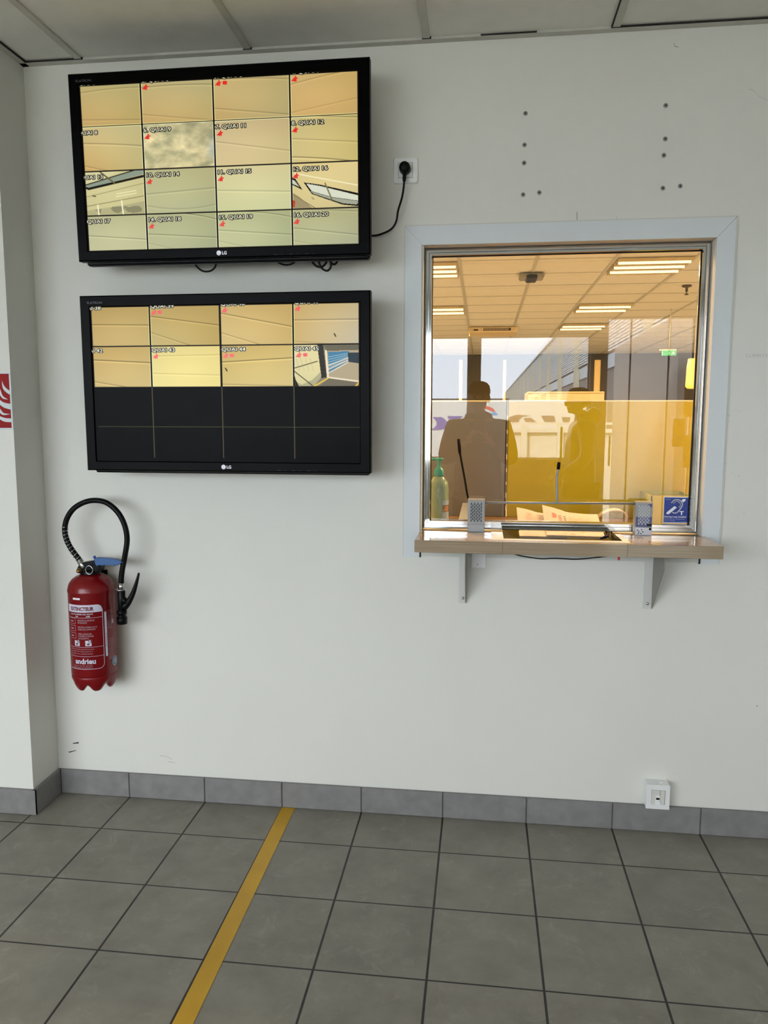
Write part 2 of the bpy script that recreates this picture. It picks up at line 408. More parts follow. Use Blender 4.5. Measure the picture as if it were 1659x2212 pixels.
# shelf with the cut-out for the pass-through tray
def wood(name, c0, c1, scale=(1.2, 30, 90), rough=.25):
    m = bpy.data.materials.new(name); m.use_nodes = True; n = m.node_tree.nodes; l = m.node_tree.links; b = n['Principled BSDF']
    g = n.new('ShaderNodeNewGeometry'); mp = n.new('ShaderNodeMapping'); mp.inputs['Scale'].default_value = scale; l.new(g.outputs['Position'], mp.inputs[0])
    t = n.new('ShaderNodeTexNoise'); t.inputs['Scale'].default_value = 3.5; t.inputs['Detail'].default_value = 7; t.inputs['Roughness'].default_value = .6; l.new(mp.outputs[0], t.inputs['Vector'])
    r = n.new('ShaderNodeValToRGB'); r.color_ramp.elements[0].position = .35; r.color_ramp.elements[1].position = .68
    r.color_ramp.elements[0].color = lin(c0); r.color_ramp.elements[1].color = lin(c1); l.new(t.outputs['Fac'], r.inputs[0]); l.new(r.outputs[0], b.inputs['Base Color'])
    b.inputs['Roughness'].default_value = rough; return m
M_wood = wood('shelf_laminate', '8F7F69', 'AA9880', rough=.10)
SH_F, SH_Z1, SH_Z0 = -.2185, 1.0735, 1.0325
IX0, IX1, IY0, IY1 = 1.7235, 2.107, -.152, .235
sh = MB()
sh.bbox(1.431, IX0-.004, SH_F, .047, SH_Z0, SH_Z1, .0012); sh.bbox(IX1+.004, 2.4055, SH_F, .047, SH_Z0, SH_Z1, .0012); sh.box(IX0-.006, IX1+.006, SH_F, IY0-.004, SH_Z0, SH_Z1)
shelf = thing('window_shelf', 'wood laminate shelf under the service window on two white brackets', 'shelf', (1.918, -.1, SH_Z0))
sh.build('shelf_board', M_wood, shelf)
M_brk = mat('white_metal', 'C9C9C4', .45, noise=.03)
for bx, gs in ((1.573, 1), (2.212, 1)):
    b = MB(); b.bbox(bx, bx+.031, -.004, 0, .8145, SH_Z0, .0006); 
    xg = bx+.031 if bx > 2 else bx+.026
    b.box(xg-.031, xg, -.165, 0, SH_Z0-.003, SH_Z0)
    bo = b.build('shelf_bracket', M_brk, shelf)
    MB().prism([(-.0042, SH_Z0-.0032), (-.165, SH_Z0-.0032), (-.165, .985), (-.0042, .8155)], lambda u, v, w_: (xg-.003+w_, u, v), .003).build('bracket_gusset', mat('gusset_shade', '8B8880', .5, noise=.03), bo)  # gusset tone darkened to carry its shade under the shelf
    cxs, czs = bx+.014, .833
    MB().lathe([(0, -.0085), (.0035, -.008), (.0052, -.0055), (.0056, -.004)], (cxs, 0, czs), 16, axis='y').build('screw', M_steel, bo)
tag(MB().bbox(1.6165, 1.6665, -.0085, -.0002, .9455, 1.0315, .0008).build('cover_plate', mat('plate_white', 'F0F1F4', .4, noise=.02)), 'small blank white plate on the wall right of the left shelf bracket', 'plate')
MB().lathe([(0, -.0095), (.0025, -.0092), (.003, -.0085)], (1.638, 0, .957), 14, axis='y').build('screw', M_brk, bpy.data.objects['cover_plate'])

# stainless pass-through tray
tray = thing('pass_tray', 'stainless steel pass-through tray sunk into the shelf under the glass', 'tray', (1.915, 0, 1.04))
tr = MB(); z1 = SH_Z1+.0012
OXa, OXb, OYa, OYb = 1.6835, 2.128, -.190, .262
for a in ((OXa, IX0, OYa, .0), (IX1, OXb, OYa, .0), (IX0, IX1, OYa, IY0)): tr.bbox(a[0], a[1], a[2], a[3], SH_Z1, z1, .0004)
tr.build('tray_flange', mat('flange_steel', 'DCDEDE', .38, .75, noise=.03), tray)
bo_ = MB(); N = 14; pr = []
for k in range(N+1):
    u = k/N; yy = IY0+(IY1-IY0)*u; zz = 1.0755-.034*(math.sin(math.pi*min(1, max(0, u)))**.45 if 0 < u < 1 else 0); pr.append((yy, zz))
for k in range(N):
    (ya, za), (yb, zb) = pr[k], pr[k+1]
    bo_.add([(IX0, ya, za), (IX1, ya, za), (IX1, yb, zb), (IX0, yb, zb)], [(0, 1, 2, 3)], 0, True)
    for X in (IX0, IX1): bo_.add([(X, ya, za), (X, yb, zb), (X, yb, 1.0755), (X, ya, 1.0755)], [(0, 1, 2, 3)])
bo_.build('tray_bowl', mat('tray_steel', '9A9A94', .22, 1., noise=.05), tray)

# ------------------------------------------------------------------ intercom standing on the shelf
M_grey = mat('grey_metal', '8F9294', .38, .3, noise=.04, nscale=60)
M_hole = mat('grille_slot', '34373A', .8, noise=.05)
M_bfilm = mat('blue_film', '24336E', .3, noise=.25, nscale=60, coat=.6)
M_sil = mat('silver_print', 'AEB4BC', .3, .4, noise=.1, nscale=50)
def speaker(x0, x1, ybase, label, film):
    tpd = thing('intercom_speaker', label, 'speaker', ((x0+x1)/2, ybase, SH_Z1), group='intercom speaker boxes on the shelf')
    zt = SH_Z1+.115; f = MB(); fr = ybase
    # leaning-back housing: foot, body
    f.bbox(x0, x1, fr, fr+.042, SH_Z1, SH_Z1+.028, .0012, 0)
    f.prism([(fr+.001, SH_Z1+.028), (fr+.001, zt-.004), (fr+.006, zt), (fr+.042, zt), (fr+.042, SH_Z1+.028)], lambda u, v, w_: (x0+w_, u, v), x1-x0, 0)
    f.build('housing', M_grey, tpd)
    g = MB(); w_ = x1-x0; cols = 7; pitch = (w_-.018)/cols
    for c in range(cols+0):
        xx = x0+.009+pitch*(c+.5); z = SH_Z1+.036+(.006 if c % 2 else 0)
        nr = 0
        while z < zt-.018 and not (c in (0, cols-1) and nr > 7):
            if film: g.box(xx-.0016, xx+.0016, fr-.0003, fr+.003, z, z+.0085, 1 if z < SH_Z1+.066 else 0)
            else: g.box(xx-.0016, xx+.0016, fr-.0002, fr+.003, z, z+.0085, 0)
            z += .0118; nr += 1
    g.build('speaker_grille', [M_sil if film else M_hole, M_sil], tpd)
    if film:
        h = MB(); h.box(x0+.0015, x1-.0015, fr+.0003, fr+.004, SH_Z1+.029, SH_Z1+.064, 0); 
        h.flat([(x1-.018, zt-.008), (x1-.002, zt-.006), (x1-.004, zt-.020)], lambda u, v: (u, fr+.0005, v), 0)
        h.box(x0+.001, x1-.001, fr-.0008, fr+.001, SH_Z1+.001, SH_Z1+.027, 1)
        for (ux, uz) in ((.008, .018), (.013, .012), (.022, .02), (.026, .012), (.020, .006), (.05, .022), (.011, .006)): h.lathe([(0, -.001), (.0022 if ux != .05 else .0045, -.001)], (x0+ux, fr-.0003, SH_Z1+uz), 8, 0, 'y')
        h.box(x1-.017, x1-.002, fr-.0006, fr+.001, SH_Z1+.033, SH_Z1+.040, 2)
        h.build('protective_film', [M_bfilm, mat('film_silver', 'C8CDD8', .35, .2, noise=.05), M_black], tpd)
    return tpd
spL = speaker(1.6005, 1.6600, -.008, 'grey perforated speaker box standing at the left end of the shelf bar', False)
spR = speaker(2.1735, 2.2300, -.008, 'perforated speaker box with worn blue film at the right end of the shelf bar', True)
bar = thing('microphone_bar', 'thin grey bar carrying a gooseneck microphone between the two speakers', 'microphone', (1.909, .016, 1.17))
MB().tube([(1.6600, .014, 1.1765), (2.1735, .014, 1.1800)], .0042, 14).build('bar', M_grey, bar)
px = [pix(q, .014) for q in ((1203, 1087), (1203, 1060), (1203, 1036), (1204, 1022), (1206, 1012))]
MB().tube(spline(px, 6), .0042, 14).build('gooseneck', M_grey, bar)
px = [pix(q, .014) for q in ((1206, 1014), (1207.5, 998))]
MB().tube(px, [.0060, .0060], 14).build('microphone_tip', M_rubber, bar)
pts = spline([pix(q, -.09) for q in ((1086, 1192), (1110, 1197), (1132, 1202), (1168, 1207), (1200, 1206), (1245, 1208), (1290, 1204), (1330, 1200), (1385, 1200.5))], 6)
tag(MB().tube(pts, .0021, 8).build('sagging_cable', M_rubber), 'thin black cable sagging below the shelf front', 'cable')
p = pix((1337, 1203), -.09)
tag(MB().prism([(-.004, .008), (.0055, .008), (.003, -.011), (-.0035, -.011)], lambda u, v, w_: (p.x+u, p.y+w_, p.z+v), .004).build('red_tag', mat('red_tape', 'B4282C', .5, noise=.1)), 'small red tape tag hanging under the shelf on the cable', 'tag')
pc = [pix(q, -.02) for q in ((1312, 1146), (1313, 1160))]
# chained pen end lying in the tray
ch = thing('pen_chain', 'ball chain with a blue clip lying at the right end of the tray', 'chain', tuple(pix((1311, 1160), -.0)))
cm = MB()
for x_, z_ in ((1314, 1144), (1319, 1144)):
    for k in range(6):
        c = pix((x_-k*.3, z_+k*3.2), .0-.0*k); cm.lathe([(0, -.0016), (.0013, -.0008), (.0013, .0008), (0, .0016)], tuple(c), 8)
cm.build('ball_chain', M_steel, ch)
c = pix((1308, 1160), -.02)
MB().tube([pix((1296, 1164), -.02), pix((1304, 1161), -.02), c, pix((1315, 1158), -.02)], [.002, .0045, .005, .003], 10).build('clip', M_rubber, ch)
MB().lathe([(0, -.003), (.0035, -.001), (.0035, .002), (0, .004)], tuple(pix((1308, 1158), -.028)), 10).build('blue_bead', mat('blue_plastic', '1B2A8A', .3, noise=.1), ch)

# hearing loop sticker on the glass
st = MB(); ys = YG-.0012
SX0, SX1, SZa, SZb = 2.2795, 2.3665, 1.1085, 1.2015
st.box(SX0, SX1, ys, YG-.0004, SZa, SZb, 0); st.box(SX0+.003, SX1-.003, ys-.0002, ys, SZa+.003, SZb-.003, 1)
W_ = SX1-SX0
def sp(u, v, d=0): return (SX0+.003+(W_-.006)*u, ys-.0005-d, SZb-.003-(SZb-SZa-.006)*v)
def arc_strip(pts, wd, m=2):
    pts = spline([(a, b, 0) for a, b in pts], 8)
    for i in range(len(pts)-1):
        a, b = pts[i], pts[i+1]; d = (b-a).normalized(); nn = Vector((-d.y, d.x, 0))*wd/2; e = d*wd*.08
        st.flat([(q.x, q.y) for q in (a+nn-e, b+nn+e, b-nn+e, a-nn-e)], sp, m)
arc_strip([(.30, .22), (.38, .12), (.52, .085), (.66, .12), (.75, .24), (.73, .36), (.64, .50), (.54, .60), (.45, .625), (.35, .595)], .045)
arc_strip([(.39, .225), (.47, .165), (.56, .165), (.645, .22), (.665, .31), (.62, .39)], .045)
st.flat([(.105, .67), (.115, .60), (.43, .34), (.53, .40), (.21, .67)], sp, 2)
st.flat([(.70, .115), (.77, .05), (.875, .05), (.875, .11), (.79, .185)], sp, 2)
st.text('T', .018, lambda u, v: (sp(.655, .70)[0]+u, ys-.0005, sp(.655, .69)[2]+v), 2, xs=1.2, offset=.0008)
st.text('Hearing Loop Installed', .0088, lambda u, v: (sp(.01, 0)[0]+u, ys-.0005, sp(0, .805)[2]+v), 2, xs=.93, offset=.0001)
st.text('Please switch your hearing device', .0056, lambda u, v: (sp(.01, 0)[0]+u, ys-.0005, sp(0, .885)[2]+v), 3, xs=.93)
st.text("to the 'T' position", .0056, lambda u, v: (sp(.01, 0)[0]+u, ys-.0005, sp(0, .95)[2]+v), 3, xs=.93)
st.text('contacta', .0055, lambda u, v: (sp(.04, 0)[0]+u, ys-.0005, sp(0, .085)[2]+v), 3, xs=.95)
st.text('www.contacta.co.uk', .0024, lambda u, v: (sp(.74, 0)[0]+u, ys-.0005, sp(0, .975)[2]+v), 3)
so = st.build('hearing_loop_sticker', [mat('sticker_white', 'D9DCE4', .4, noise=.01), mat('sticker_blue', '16358F', .35, noise=.04), mat('sticker_ink', 'E6EAF4', .4, noise=.01), mat('sticker_text', 'AAB8E0', .4, noise=.01)])
tag(so, 'blue hearing loop sticker with white ear symbol in the lower right of the glass', 'sticker')

# ------------------------------------------------------------------ wall displays
def screen_mat():
    m = bpy.data.materials.new('lit_screen'); m.use_nodes = True; n = m.node_tree.nodes; l = m.node_tree.links; b = n['Principled BSDF']
    a = n.new('ShaderNodeAttribute'); a.attribute_name = 'feed'; b.inputs['Base Color'].default_value = (.004, .004, .005, 1)
    b.inputs['Roughness'].default_value = .30; b.inputs['Specular IOR Level'].default_value = .035
    l.new(a.outputs['Color'], b.inputs['Emission Color']); b.inputs['Emission Strength'].default_value = 1.0
    return m
M_screen = screen_mat()
def emis(name, color):
    m = bpy.data.materials.new(name); m.use_nodes = True; n = m.node_tree.nodes; b = n['Principled BSDF']
    b.inputs['Base Color'].default_value = (.005,.005,.005,1); b.inputs['Emission Color'].default_value = lin(color); b.inputs['Emission Strength'].default_value = 1.; b.inputs['Roughness'].default_value = .3
    return m
E_white, E_black, E_red, E_line = emis('caption_white', 'FFFBD8'), emis('caption_black', '14100A'), emis('icon_red', 'E2241A'), emis('grid_line', '3A382C')
def s2l(c): c = np.asarray(c)/255.; return np.where(c <= .04045, c/12.92, ((c+.055)/1.055)**2.4)
def hexc(h): return np.array([int(h[i:i+2], 16) for i in (0, 2, 4)], float)
def inpoly(U, V, P_):
    ins = np.zeros(U.shape, bool); n = len(P_)
    for i in range(n):
        x1, y1 = P_[i]; x2, y2 = P_[(i+1) % n]
        c = ((y1 > V) != (y2 > V)) & (U < (x2-x1)*(V-y1)/(y2-y1+1e-12)+x1); ins ^= c
    return ins
def seg(U, V, a, b, w_, asp=1.7):
    ax, ay = a[0]*asp, a[1]; bx, by = b[0]*asp, b[1]; px_, py = U*asp, V
    t = np.clip(((px_-ax)*(bx-ax)+(py-ay)*(by-ay))/((bx-ax)**2+(by-ay)**2), 0, 1)
    d = np.hypot(px_-ax-t*(bx-ax), py-ay-t*(by-ay)); return np.clip(1-(d-w_)/.008, 0, 1)
def noise2(U, V, f, seed):
    r = np.random.default_rng(seed); out = 0*U; amp = 1
    for o in range(4):
        n_ = int(f*2**o)+2; g = r.random((n_+1, n_+1)); x_ = np.clip(U, 0, .999)*n_; y_ = np.clip(V, 0, .999)*n_
        xi, yi = x_.astype(int), y_.astype(int); fx, fy = x_-xi, y_-yi; fx = fx*fx*(3-2*fx); fy = fy*fy*(3-2*fy)
        out += amp*((g[yi, xi]*(1-fx)+g[yi, xi+1]*fx)*(1-fy)+(g[yi+1, xi]*(1-fx)+g[yi+1, xi+1]*fx)*fy); amp *= .5
    return out/1.875
def feed(U, V, spec):
    """sRGB picture of one camera: corner colours, curved panel joints, optional painter"""
    tl, trc, bl, br = [hexc(h) for h in spec['c']]
    img = (tl*(1-U)[..., None]+trc*U[..., None])*(1-V)[..., None]+(bl*(1-U)[..., None]+br*U[..., None])*V[..., None]
    img = img*(1+.05*(np.exp(-((U-.5)**2+(V-.55)**2)*5)-.4))[..., None]
    for (v0, v1, sag, st_) in spec.get('l', []):
        vv = v0+(v1-v0)*U-sag*4*U*(1-U); d = V-vv
        img = img*(1-.8*st_*np.exp(-(d/.012)**2))[..., None]*(1+.28*st_*np.exp(-((d-.03)/.016)**2))[..., None]
    if 'fn' in spec: img = spec['fn'](U, V, img)
    return img
def paint_smoke(U, V, img):
    n_ = noise2(U, V, 4, 3); n2 = noise2(U, V, 9, 5)
    g = hexc('7E8062')*(1-n_)[..., None]*1.15+hexc('E0CE9C')*(n_)[..., None]*1.15
    g = g*(.86+.28*n2)[..., None]; g = g*(1-.16*np.clip(U-.55, 0, 1)-.10*np.clip(.5-V, 0, 1))[..., None]
    b = np.exp(-(((U-.96)/.06)**2+((V-.62)/.22)**2)); g = g*(1-b*.5)[..., None]+hexc('B9C6C8')*(b*.5)[..., None]
    b = np.exp(-(((U-.55)/.03)**2+((V-.35)/.12)**2)); return g*(1-b*.5)[..., None]+hexc('F2E6B8')*(b*.5)[..., None]
def P(img, m, col): return img*(1-m)[..., None]+hexc(col)*m[..., None]
def paint13(U, V, img):
    img = P(img, inpoly(U, V, [(0, .32), (0, .0), (.62, 0), (.4, .12)])*.8, 'D8D2A2'); img = P(img, inpoly(U, V, [(0, .30), (.5, .12), (1, -.04), (1, .10), (.5, .24), (.05, .37)])*1., '8E9A88')
    img = P(img, seg(U, V, (0, .30), (1, -.05), .008), '2A261A'); img = P(img, seg(U, V, (.0, .35), (.06, .385), .02), '18160F'); img = P(img, seg(U, V, (.06, .385), (1, .14), .022), '18160F')
    img = P(img, seg(U, V, (.27, .02), (.5, .28), .014), '6B6240'); img = P(img, seg(U, V, (.0, .57), (1, .30), .004), '9E966A'); img = P(img, seg(U, V, (.0, .78), (1, .58), .005), '8E8760')
    low = inpoly(U, V, [(0, .88), (.6, .78), (1, .70), (1, 1), (0, 1)]); n_ = noise2(U, V, 6, 9); img = P(img, low*(.35+.6*(n_ < .42)*(V > .8)), '8A8768')
    for a, b in (((.2, .76), (.21, 1)), ((.6, .68), (.62, 1))): img = P(img, seg(U, V, a, b, .016), 'F4EFC8')
    for v_ in (.46, .52): img = P(img, seg(U, V, (.52, v_+.06), (.85, v_), .006), 'EFE9B8')
    return P(img, seg(U, V, (.12, .54), (.17, .56), .012), '6E6848')
def paint16(U, V, img):
    img = P(img, seg(U, V, (.05, .22), (1, .53), .008), 'F6EEC2'); img = P(img, inpoly(U, V, [(.18, .42), (.42, .48), (1, .70), (1, .98), (.75, .93), (.3, .68)]), '17150E')
    img = P(img, inpoly(U, V, [(.22, .45), (.42, .51), (1, .75), (1, .86), (.6, .76), (.3, .62)]), 'D9DCC6'); img = P(img, inpoly(U, V, [(.28, .62), (.6, .77), (1, .87), (.96, .94), (.75, .90), (.33, .68)]), 'A4A792')
    img = P(img, inpoly(U, V, [(0, .3), (.06, .34), (.16, .58), (0, .46)]), '1A1812'); img = P(img, inpoly(U, V, [(.0, .34), (.05, .38), (.12, .52), (0, .43)]), 'C6CBB4')
    img = P(img, seg(U, V, (.5, .46), (.6, .82), .012), '7C7450'); img = P(img, inpoly(U, V, [(0, .62), (.12, .74), (.3, .98), (0, 1)])*.7, '8A7C5E')
    img = P(img, inpoly(U, V, [(0, .78), (.05, .82), (.04, .95), (0, .97)]), 'C23A22'); img = P(img, seg(U, V, (.0, .66), (.35, .99), .006), '8C7E56')
    return P(img, seg(U, V, (.30, .76), (.33, .79), .012), 'A89D74')
def paint45(U, V, img):
    img = P(img, inpoly(U, V, [(.36, 0), (1, 0), (1, 1), (.3, 1), (.42, .75)]), '8C8474'); img = P(img, inpoly(U, V, [(.36, 0), (.45, .0), (.5, .78), (.42, .8)]), '3A3833')
    img = P(img, inpoly(U, V, [(.45, 0), (1, 0), (1, .14), (.5, .16)]), '6E6A5A'); img = P(img, inpoly(U, V, [(.5, .16), (1, .14), (1, .9), (.52, .8)]), 'B7A88A')
    img = P(img, inpoly(U, V, [(.52, .18), (.84, .17), (.82, .42), (.54, .7)]), '4E86A6')
    for k in range(5): img = P(img, seg(U, V, (.53, .30+k*.06), (.82, .22+k*.04), .003), 'A9C4CC')
    for k in range(3): img = P(img, seg(U, V, (.53, .50+k*.09), (.82, .33+k*.05), .010), 'E8D8C0')
    img = P(img, inpoly(U, V, [(.82, .2), (1, .2), (1, .46), (.83, .42)]), '39444C'); img = P(img, seg(U, V, (.49, .16), (.52, .78), .02), 'F4EACB')
    img = P(img, seg(U, V, (.52, .78), (1, .88), .014), 'F2E4C6'); img = P(img, inpoly(U, V, [(.38, 1), (.53, .8), (1, .92), (1, 1)]), '77705F')
    img = P(img, seg(U, V, (.3, 1.), (.52, .8), .012), 'F0C842'); img = P(img, seg(U, V, (.93, 1.), (.98, .92), .014), 'F2C24A')
    img = P(img, inpoly(U, V, [(.0, .85), (.12, .95), (.28, .84), (.4, .66), (.42, .78), (.3, 1), (0, 1)])*.8, 'A9A684'); img = P(img, seg(U, V, (0, .56), (.36, .40), .006), '3A372B'); img = P(img, seg(U, V, (0, .62), (.28, .97), .006), '3A372B')
    for k in range(4): img = P(img, seg(U, V, (.04+k*.07, .33), (.09+k*.07, .62), .003)*.6, 'B8B088')
    img = P(img, inpoly(U, V, [(0, .62), (.02, .8), (.08, 1), (0, 1)]), '2A2820'); return img
def insect(x0, y0):
    return lambda U, V, img: P(img, seg(U, V, (x0, y0), (x0+.02, y0+.06), .012), '4A4430')

SW, SH2 = .93, .523
def display(name, label, loc, rot, cols, rows, specs, caps, dark_rows, dark_lines, nx=620):
    tv = thing(name, label, 'display', loc, rot, 'wall displays')
    BZ, D = .036, .045
    bz = MB(); x0, x1, z0, z1 = -SW/2-BZ, SW/2+BZ, -SH2/2-BZ*.92, SH2/2+BZ*1.04
    fr = -.006
    # front bezel ring with sloped inner lip
    def rr(x0, x1, z0, z1, y): return [(x0, y, z0), (x1, y, z0), (x1, y, z1), (x0, y, z1)]
    rings = [rr(x0+.004, x1-.004, z0+.004, z1-.004, fr), rr(-SW/2-.003, SW/2+.003, -SH2/2-.003, SH2/2+.003, fr), rr(-SW/2, SW/2, -SH2/2, SH2/2, .001)]
    back = [rr(x0, x1, z0, z1, fr+.004), rr(x0, x1, z0, z1, .028), rr(x0+.02, x1-.02, z0+.02, z1-.02, .040)]
    seq = [rings[2], rings[1], rings[0]] + back
    for a, b in zip(seq[:-1], seq[1:]): bz.add(a+b, [(k, (k+1) % 4, 4+(k+1) % 4, 4+k) for k in range(4)])
    bz.build('bezel', mat('gloss_black', '030304', .32, noise=.05, spec=.05), tv, True)
    cs = MB().bbox(x0+.012, x1-.008, .026, .060, z0-.010, z1-.014, .006); cs.bbox(x0+.09, x1-.09, .058, .100, z0+.06, z1-.08, .008)
    cs.build('rear_casing', mat('satin_black', '0E0E10', .45, noise=.06, spec=.25), tv, True)
    mtw = -loc[1]-.001
    MB().box(-.25, .25, .098, mtw-.012, -.12, .06).build('wall_mount', M_black, tv, True)
    # screen: fine mesh coloured by the pictures it gives off
    ny = int(nx*SH2/SW); us = np.linspace(0, 1, nx+1); vs = np.linspace(0, 1, ny+1); U, V = np.meshgrid(us, vs)
    img = np.zeros(U.shape+(3,)); img[:] = hexc('0E0B08')
    cb = [cols[0]]+list(cols[1:]); g = .0035
    for r in range(len(rows)-1):
        for c in range(len(cols)-1):
            sp_ = specs[r][c]; u0, u1, v0, v1 = cols[c], cols[c+1], rows[r], rows[r+1]
            m = (U >= u0+g) & (U <= u1-g) & (V >= v0+g) & (V <= v1-g)
            if sp_ is None: continue
            lu = (U[m]-u0)/(u1-u0); lv = (V[m]-v0)/(v1-v0); img[m] = feed(lu, lv, sp_)
            e = (U >= u0+g*.6) & (U <= u1-g*.6) & (V >= v0+g*.6) & (V <= v1-g*.6) & ~((U >= u0+g*1.3) & (U <= u1-g*1.3) & (V >= v0+g*1.5) & (V <= v1-g*1.5))
            img[e] = np.minimum(img[e]*1.25+25, 250)
    if dark_rows is not None:
        m = (V > dark_rows); img[m] = hexc('000000')
        for u in dark_lines[0]:
            m = (np.abs(U-u) < .0016) & (V > dark_rows) & (V < .975); img[m] = hexc('57523F')
        m = (np.abs(V-dark_lines[1]) < .0022) & (U > .01); img[m] = hexc('57533F')
    lc = s2l(np.clip(img, 0, 255)).reshape(-1, 3)*1.0
    me = bpy.data.meshes.new('screen'); X = (-SW/2+U*SW).ravel(); Z = (SH2/2-V*SH2).ravel()
    co_ = np.stack([X, np.full_like(X, -.0005), Z], 1).astype('f'); nv = len(X)
    ii = np.arange(nv).reshape(ny+1, nx+1); q = np.stack([ii[:-1, :-1], ii[1:, :-1], ii[1:, 1:], ii[:-1, 1:]], -1).reshape(-1)
    me.vertices.add(nv); me.vertices.foreach_set('co', co_.ravel()); nf = nx*ny
    me.loops.add(nf*4); me.loops.foreach_set('vertex_index', q.astype('i')); me.polygons.add(nf)
    me.polygons.foreach_set('loop_start', np.arange(nf, dtype='i')*4)
    me.update(calc_edges=True)
    ca = me.color_attributes.new('feed', 'FLOAT_COLOR', 'POINT'); ca.data.foreach_set('color', np.concatenate([lc, np.ones((nv, 1))], 1).astype('f').ravel())
    me.materials.append(M_screen); so = bpy.data.objects.new('screen', me); COL.objects.link(so); so.parent = tv
    # captions and icons
    tx = MB(); ic = MB()
    star = [(a_*.0105, b_*.0095) for a_, b_ in [(-1,-.45),(-.5,-.05),(-.35,.35),(.0,.35),(.1,.95),(.5,.85),(.5,.4),(1,.35),(.95,.0),(.55,-.15),(.65,-.55),(.45,-1),(.1,-.75),(-.25,-.95),(-.45,-.6),(-1,-.75)]]
    for (s_, u, v, icon, iu) in caps:
        X0, Z0 = -SW/2+u*SW, SH2/2-v*SH2
        for dx, dz in ((-.0021, 0), (.0021, 0), (0, .0017), (0, -.0017), (.0016, .0013), (-.0016, -.0013), (.0016, -.0013), (-.0016, .0013)):
            tx.text(s_, .0172, lambda a, b: (X0+a+dx, -.0009, Z0+b+dz), 1, xs=1.3, offset=.0007)
        tx.text(s_, .0172, lambda a, b: (X0+a, -.0013, Z0+b), 0, xs=1.3, offset=-.0001)
        if icon:
            IX, IZ = -SW/2+iu*SW, Z0-.0145
            ic.flat([(IX+a, IZ+b) for a, b in star], lambda a, b: (a, -.0012, b), 0)
            if icon > 1: ic.flat([(IX+.022+math.copysign(abs(math.cos(k*math.pi/8))**.5, math.cos(k*math.pi/8))*.0075, IZ+math.copysign(abs(math.sin(k*math.pi/8))**.5, math.sin(k*math.pi/8))*.006) for k in range(16)], lambda a, b: (a, -.0012, b), 0)
    tx.build('caption_text', [E_white, E_black], so, True); ic.build('status_icon', E_red, so, True)
    # maker's marks on the bezel
    lg = MB(); gy = fr-.0006; lz = -SH2/2-.017; lx = -.006
    lg.lathe([(0, 0), (.0078, 0)], (lx, gy, lz), 24, 0, 'y')
    lg.text('LG', .0145, lambda a, b: (lx+.0105+a, gy, lz-.005+b), 0, xs=.95, offset=.0004)
    for k in range(10):
        a0, a1 = -.1-k*.42, -.1-(k+1)*.42
        lg.flat([(lx+math.cos(t)*r, lz+math.sin(t)*r) for t, r in ((a0, .0058), (a1, .0058), (a1, .0050), (a0, .0050))], lambda a, b: (a, gy-.0004, b), 1)
    lg.flat([(lx-.0006, lz+.003), (lx+.0004, lz+.003), (lx+.0004, lz-.003), (lx-.0006, lz-.003)], lambda a, b: (a, gy-.0004, b), 1)
    lg.flat([(lx, lz-.003), (lx+.0028, lz-.003), (lx+.0028, lz-.0022), (lx, lz-.0022)], lambda a, b: (a, gy-.0004, b), 1)
    lg.text('FLATRON', .0105, lambda a, b: (x0+.027+a, gy, SH2/2+.010+b), 2, xs=1.2)
    for k in range(7): lg.box(.155+k*.026, .155+k*.026+(.012 if k % 2 else .004), gy, gy+.0005, z0+.006, z0+.0068, 3)
    lg.build('logo', [emis('logo_white', 'D5D8E2'), mat('logo_grey', '8E92A0', .4, noise=.02), mat('brand_grey', '5A5C64', .4, noise=.02), mat('key_grey', '2E3238', .4, noise=.02)], tv, True)
    return tv
T = lambda c, l, **k: dict(c=c, l=l, **k)
sp1 = [[T(('BFAE74','B4A972','C9A66A','BCA466'), [(.17,.10,.03,.22),(.82,.88,.0,.2)]), T(('C2B07C','B7AD7A','CBA96C','BFA86C'), [(.12,.13,.03,.3),(.76,.98,0,.2)]),
        T(('CDB57C','B9A76F','C4A66B','B5A774'), [(.03,.10,.03,.25),(.70,.93,0,.25)]), T(('CFB074','C6A665','D2AE6F','C9A768'), [(.24,-.05,.02,.25),(.90,.62,0,.15)])],
       [T(('D3C088','C2B884','CDA968','C2B57C'), [(.36,.47,.01,.3),(.86,1.2,0,.2)]), T(('D8CFA8',)*4, [], fn=paint_smoke),
        T(('CDB98C','C4AF7E','DBC695','CFC08A'), [(.45,.72,.0,.2)]), T(('CBBB80','BFAE6E','D6C488','CDBB76'), [(.46,.59,0,.22),(.86,1.02,.02,.45),(-.03,.06,.0,.3)])],
       [T(('D6CC98','CFC590','CFC893','C8C28E'), [], fn=paint13), T(('BDBB8C','B9B180','BEBE92','AEB28A'), [(.55,.46,.0,.22),(.80,.82,-.09,.15)]),
        T(('D9CF9C','D6CB96','CFD09C','CED09E'), [(.52,.60,.0,.2)]), T(('DECA8C','E4CF90','D8C88E','CFC08C'), [], fn=paint16)],
       [T(('B9B88E','BEBB8E','C6C49B','C4C398'), [(.55,.70,0,.35)]), T(('B4B58A','AEAF83','BFC096','A9AE88'), [(.0,.2,.10,.35),(.55,.70,0,.35),(.80,1.3,0,.12)]),
        T(('BFC191','ADB083','C9CB9C','AEB38B'), [(.02,.2,.08,.3),(.50,.68,0,.3),(.8,1.3,0,.15)]), T(('B6B587','B2AE80','BDBE93','ABAF8E'), [(-.02,.10,0,.25),(.50,.74,0,.3),(.85,1.2,0,.12)])]]
c1 = (0, .227, .490, .762, 1.0); r1 = (0, .243, .511, .782, 1.0)
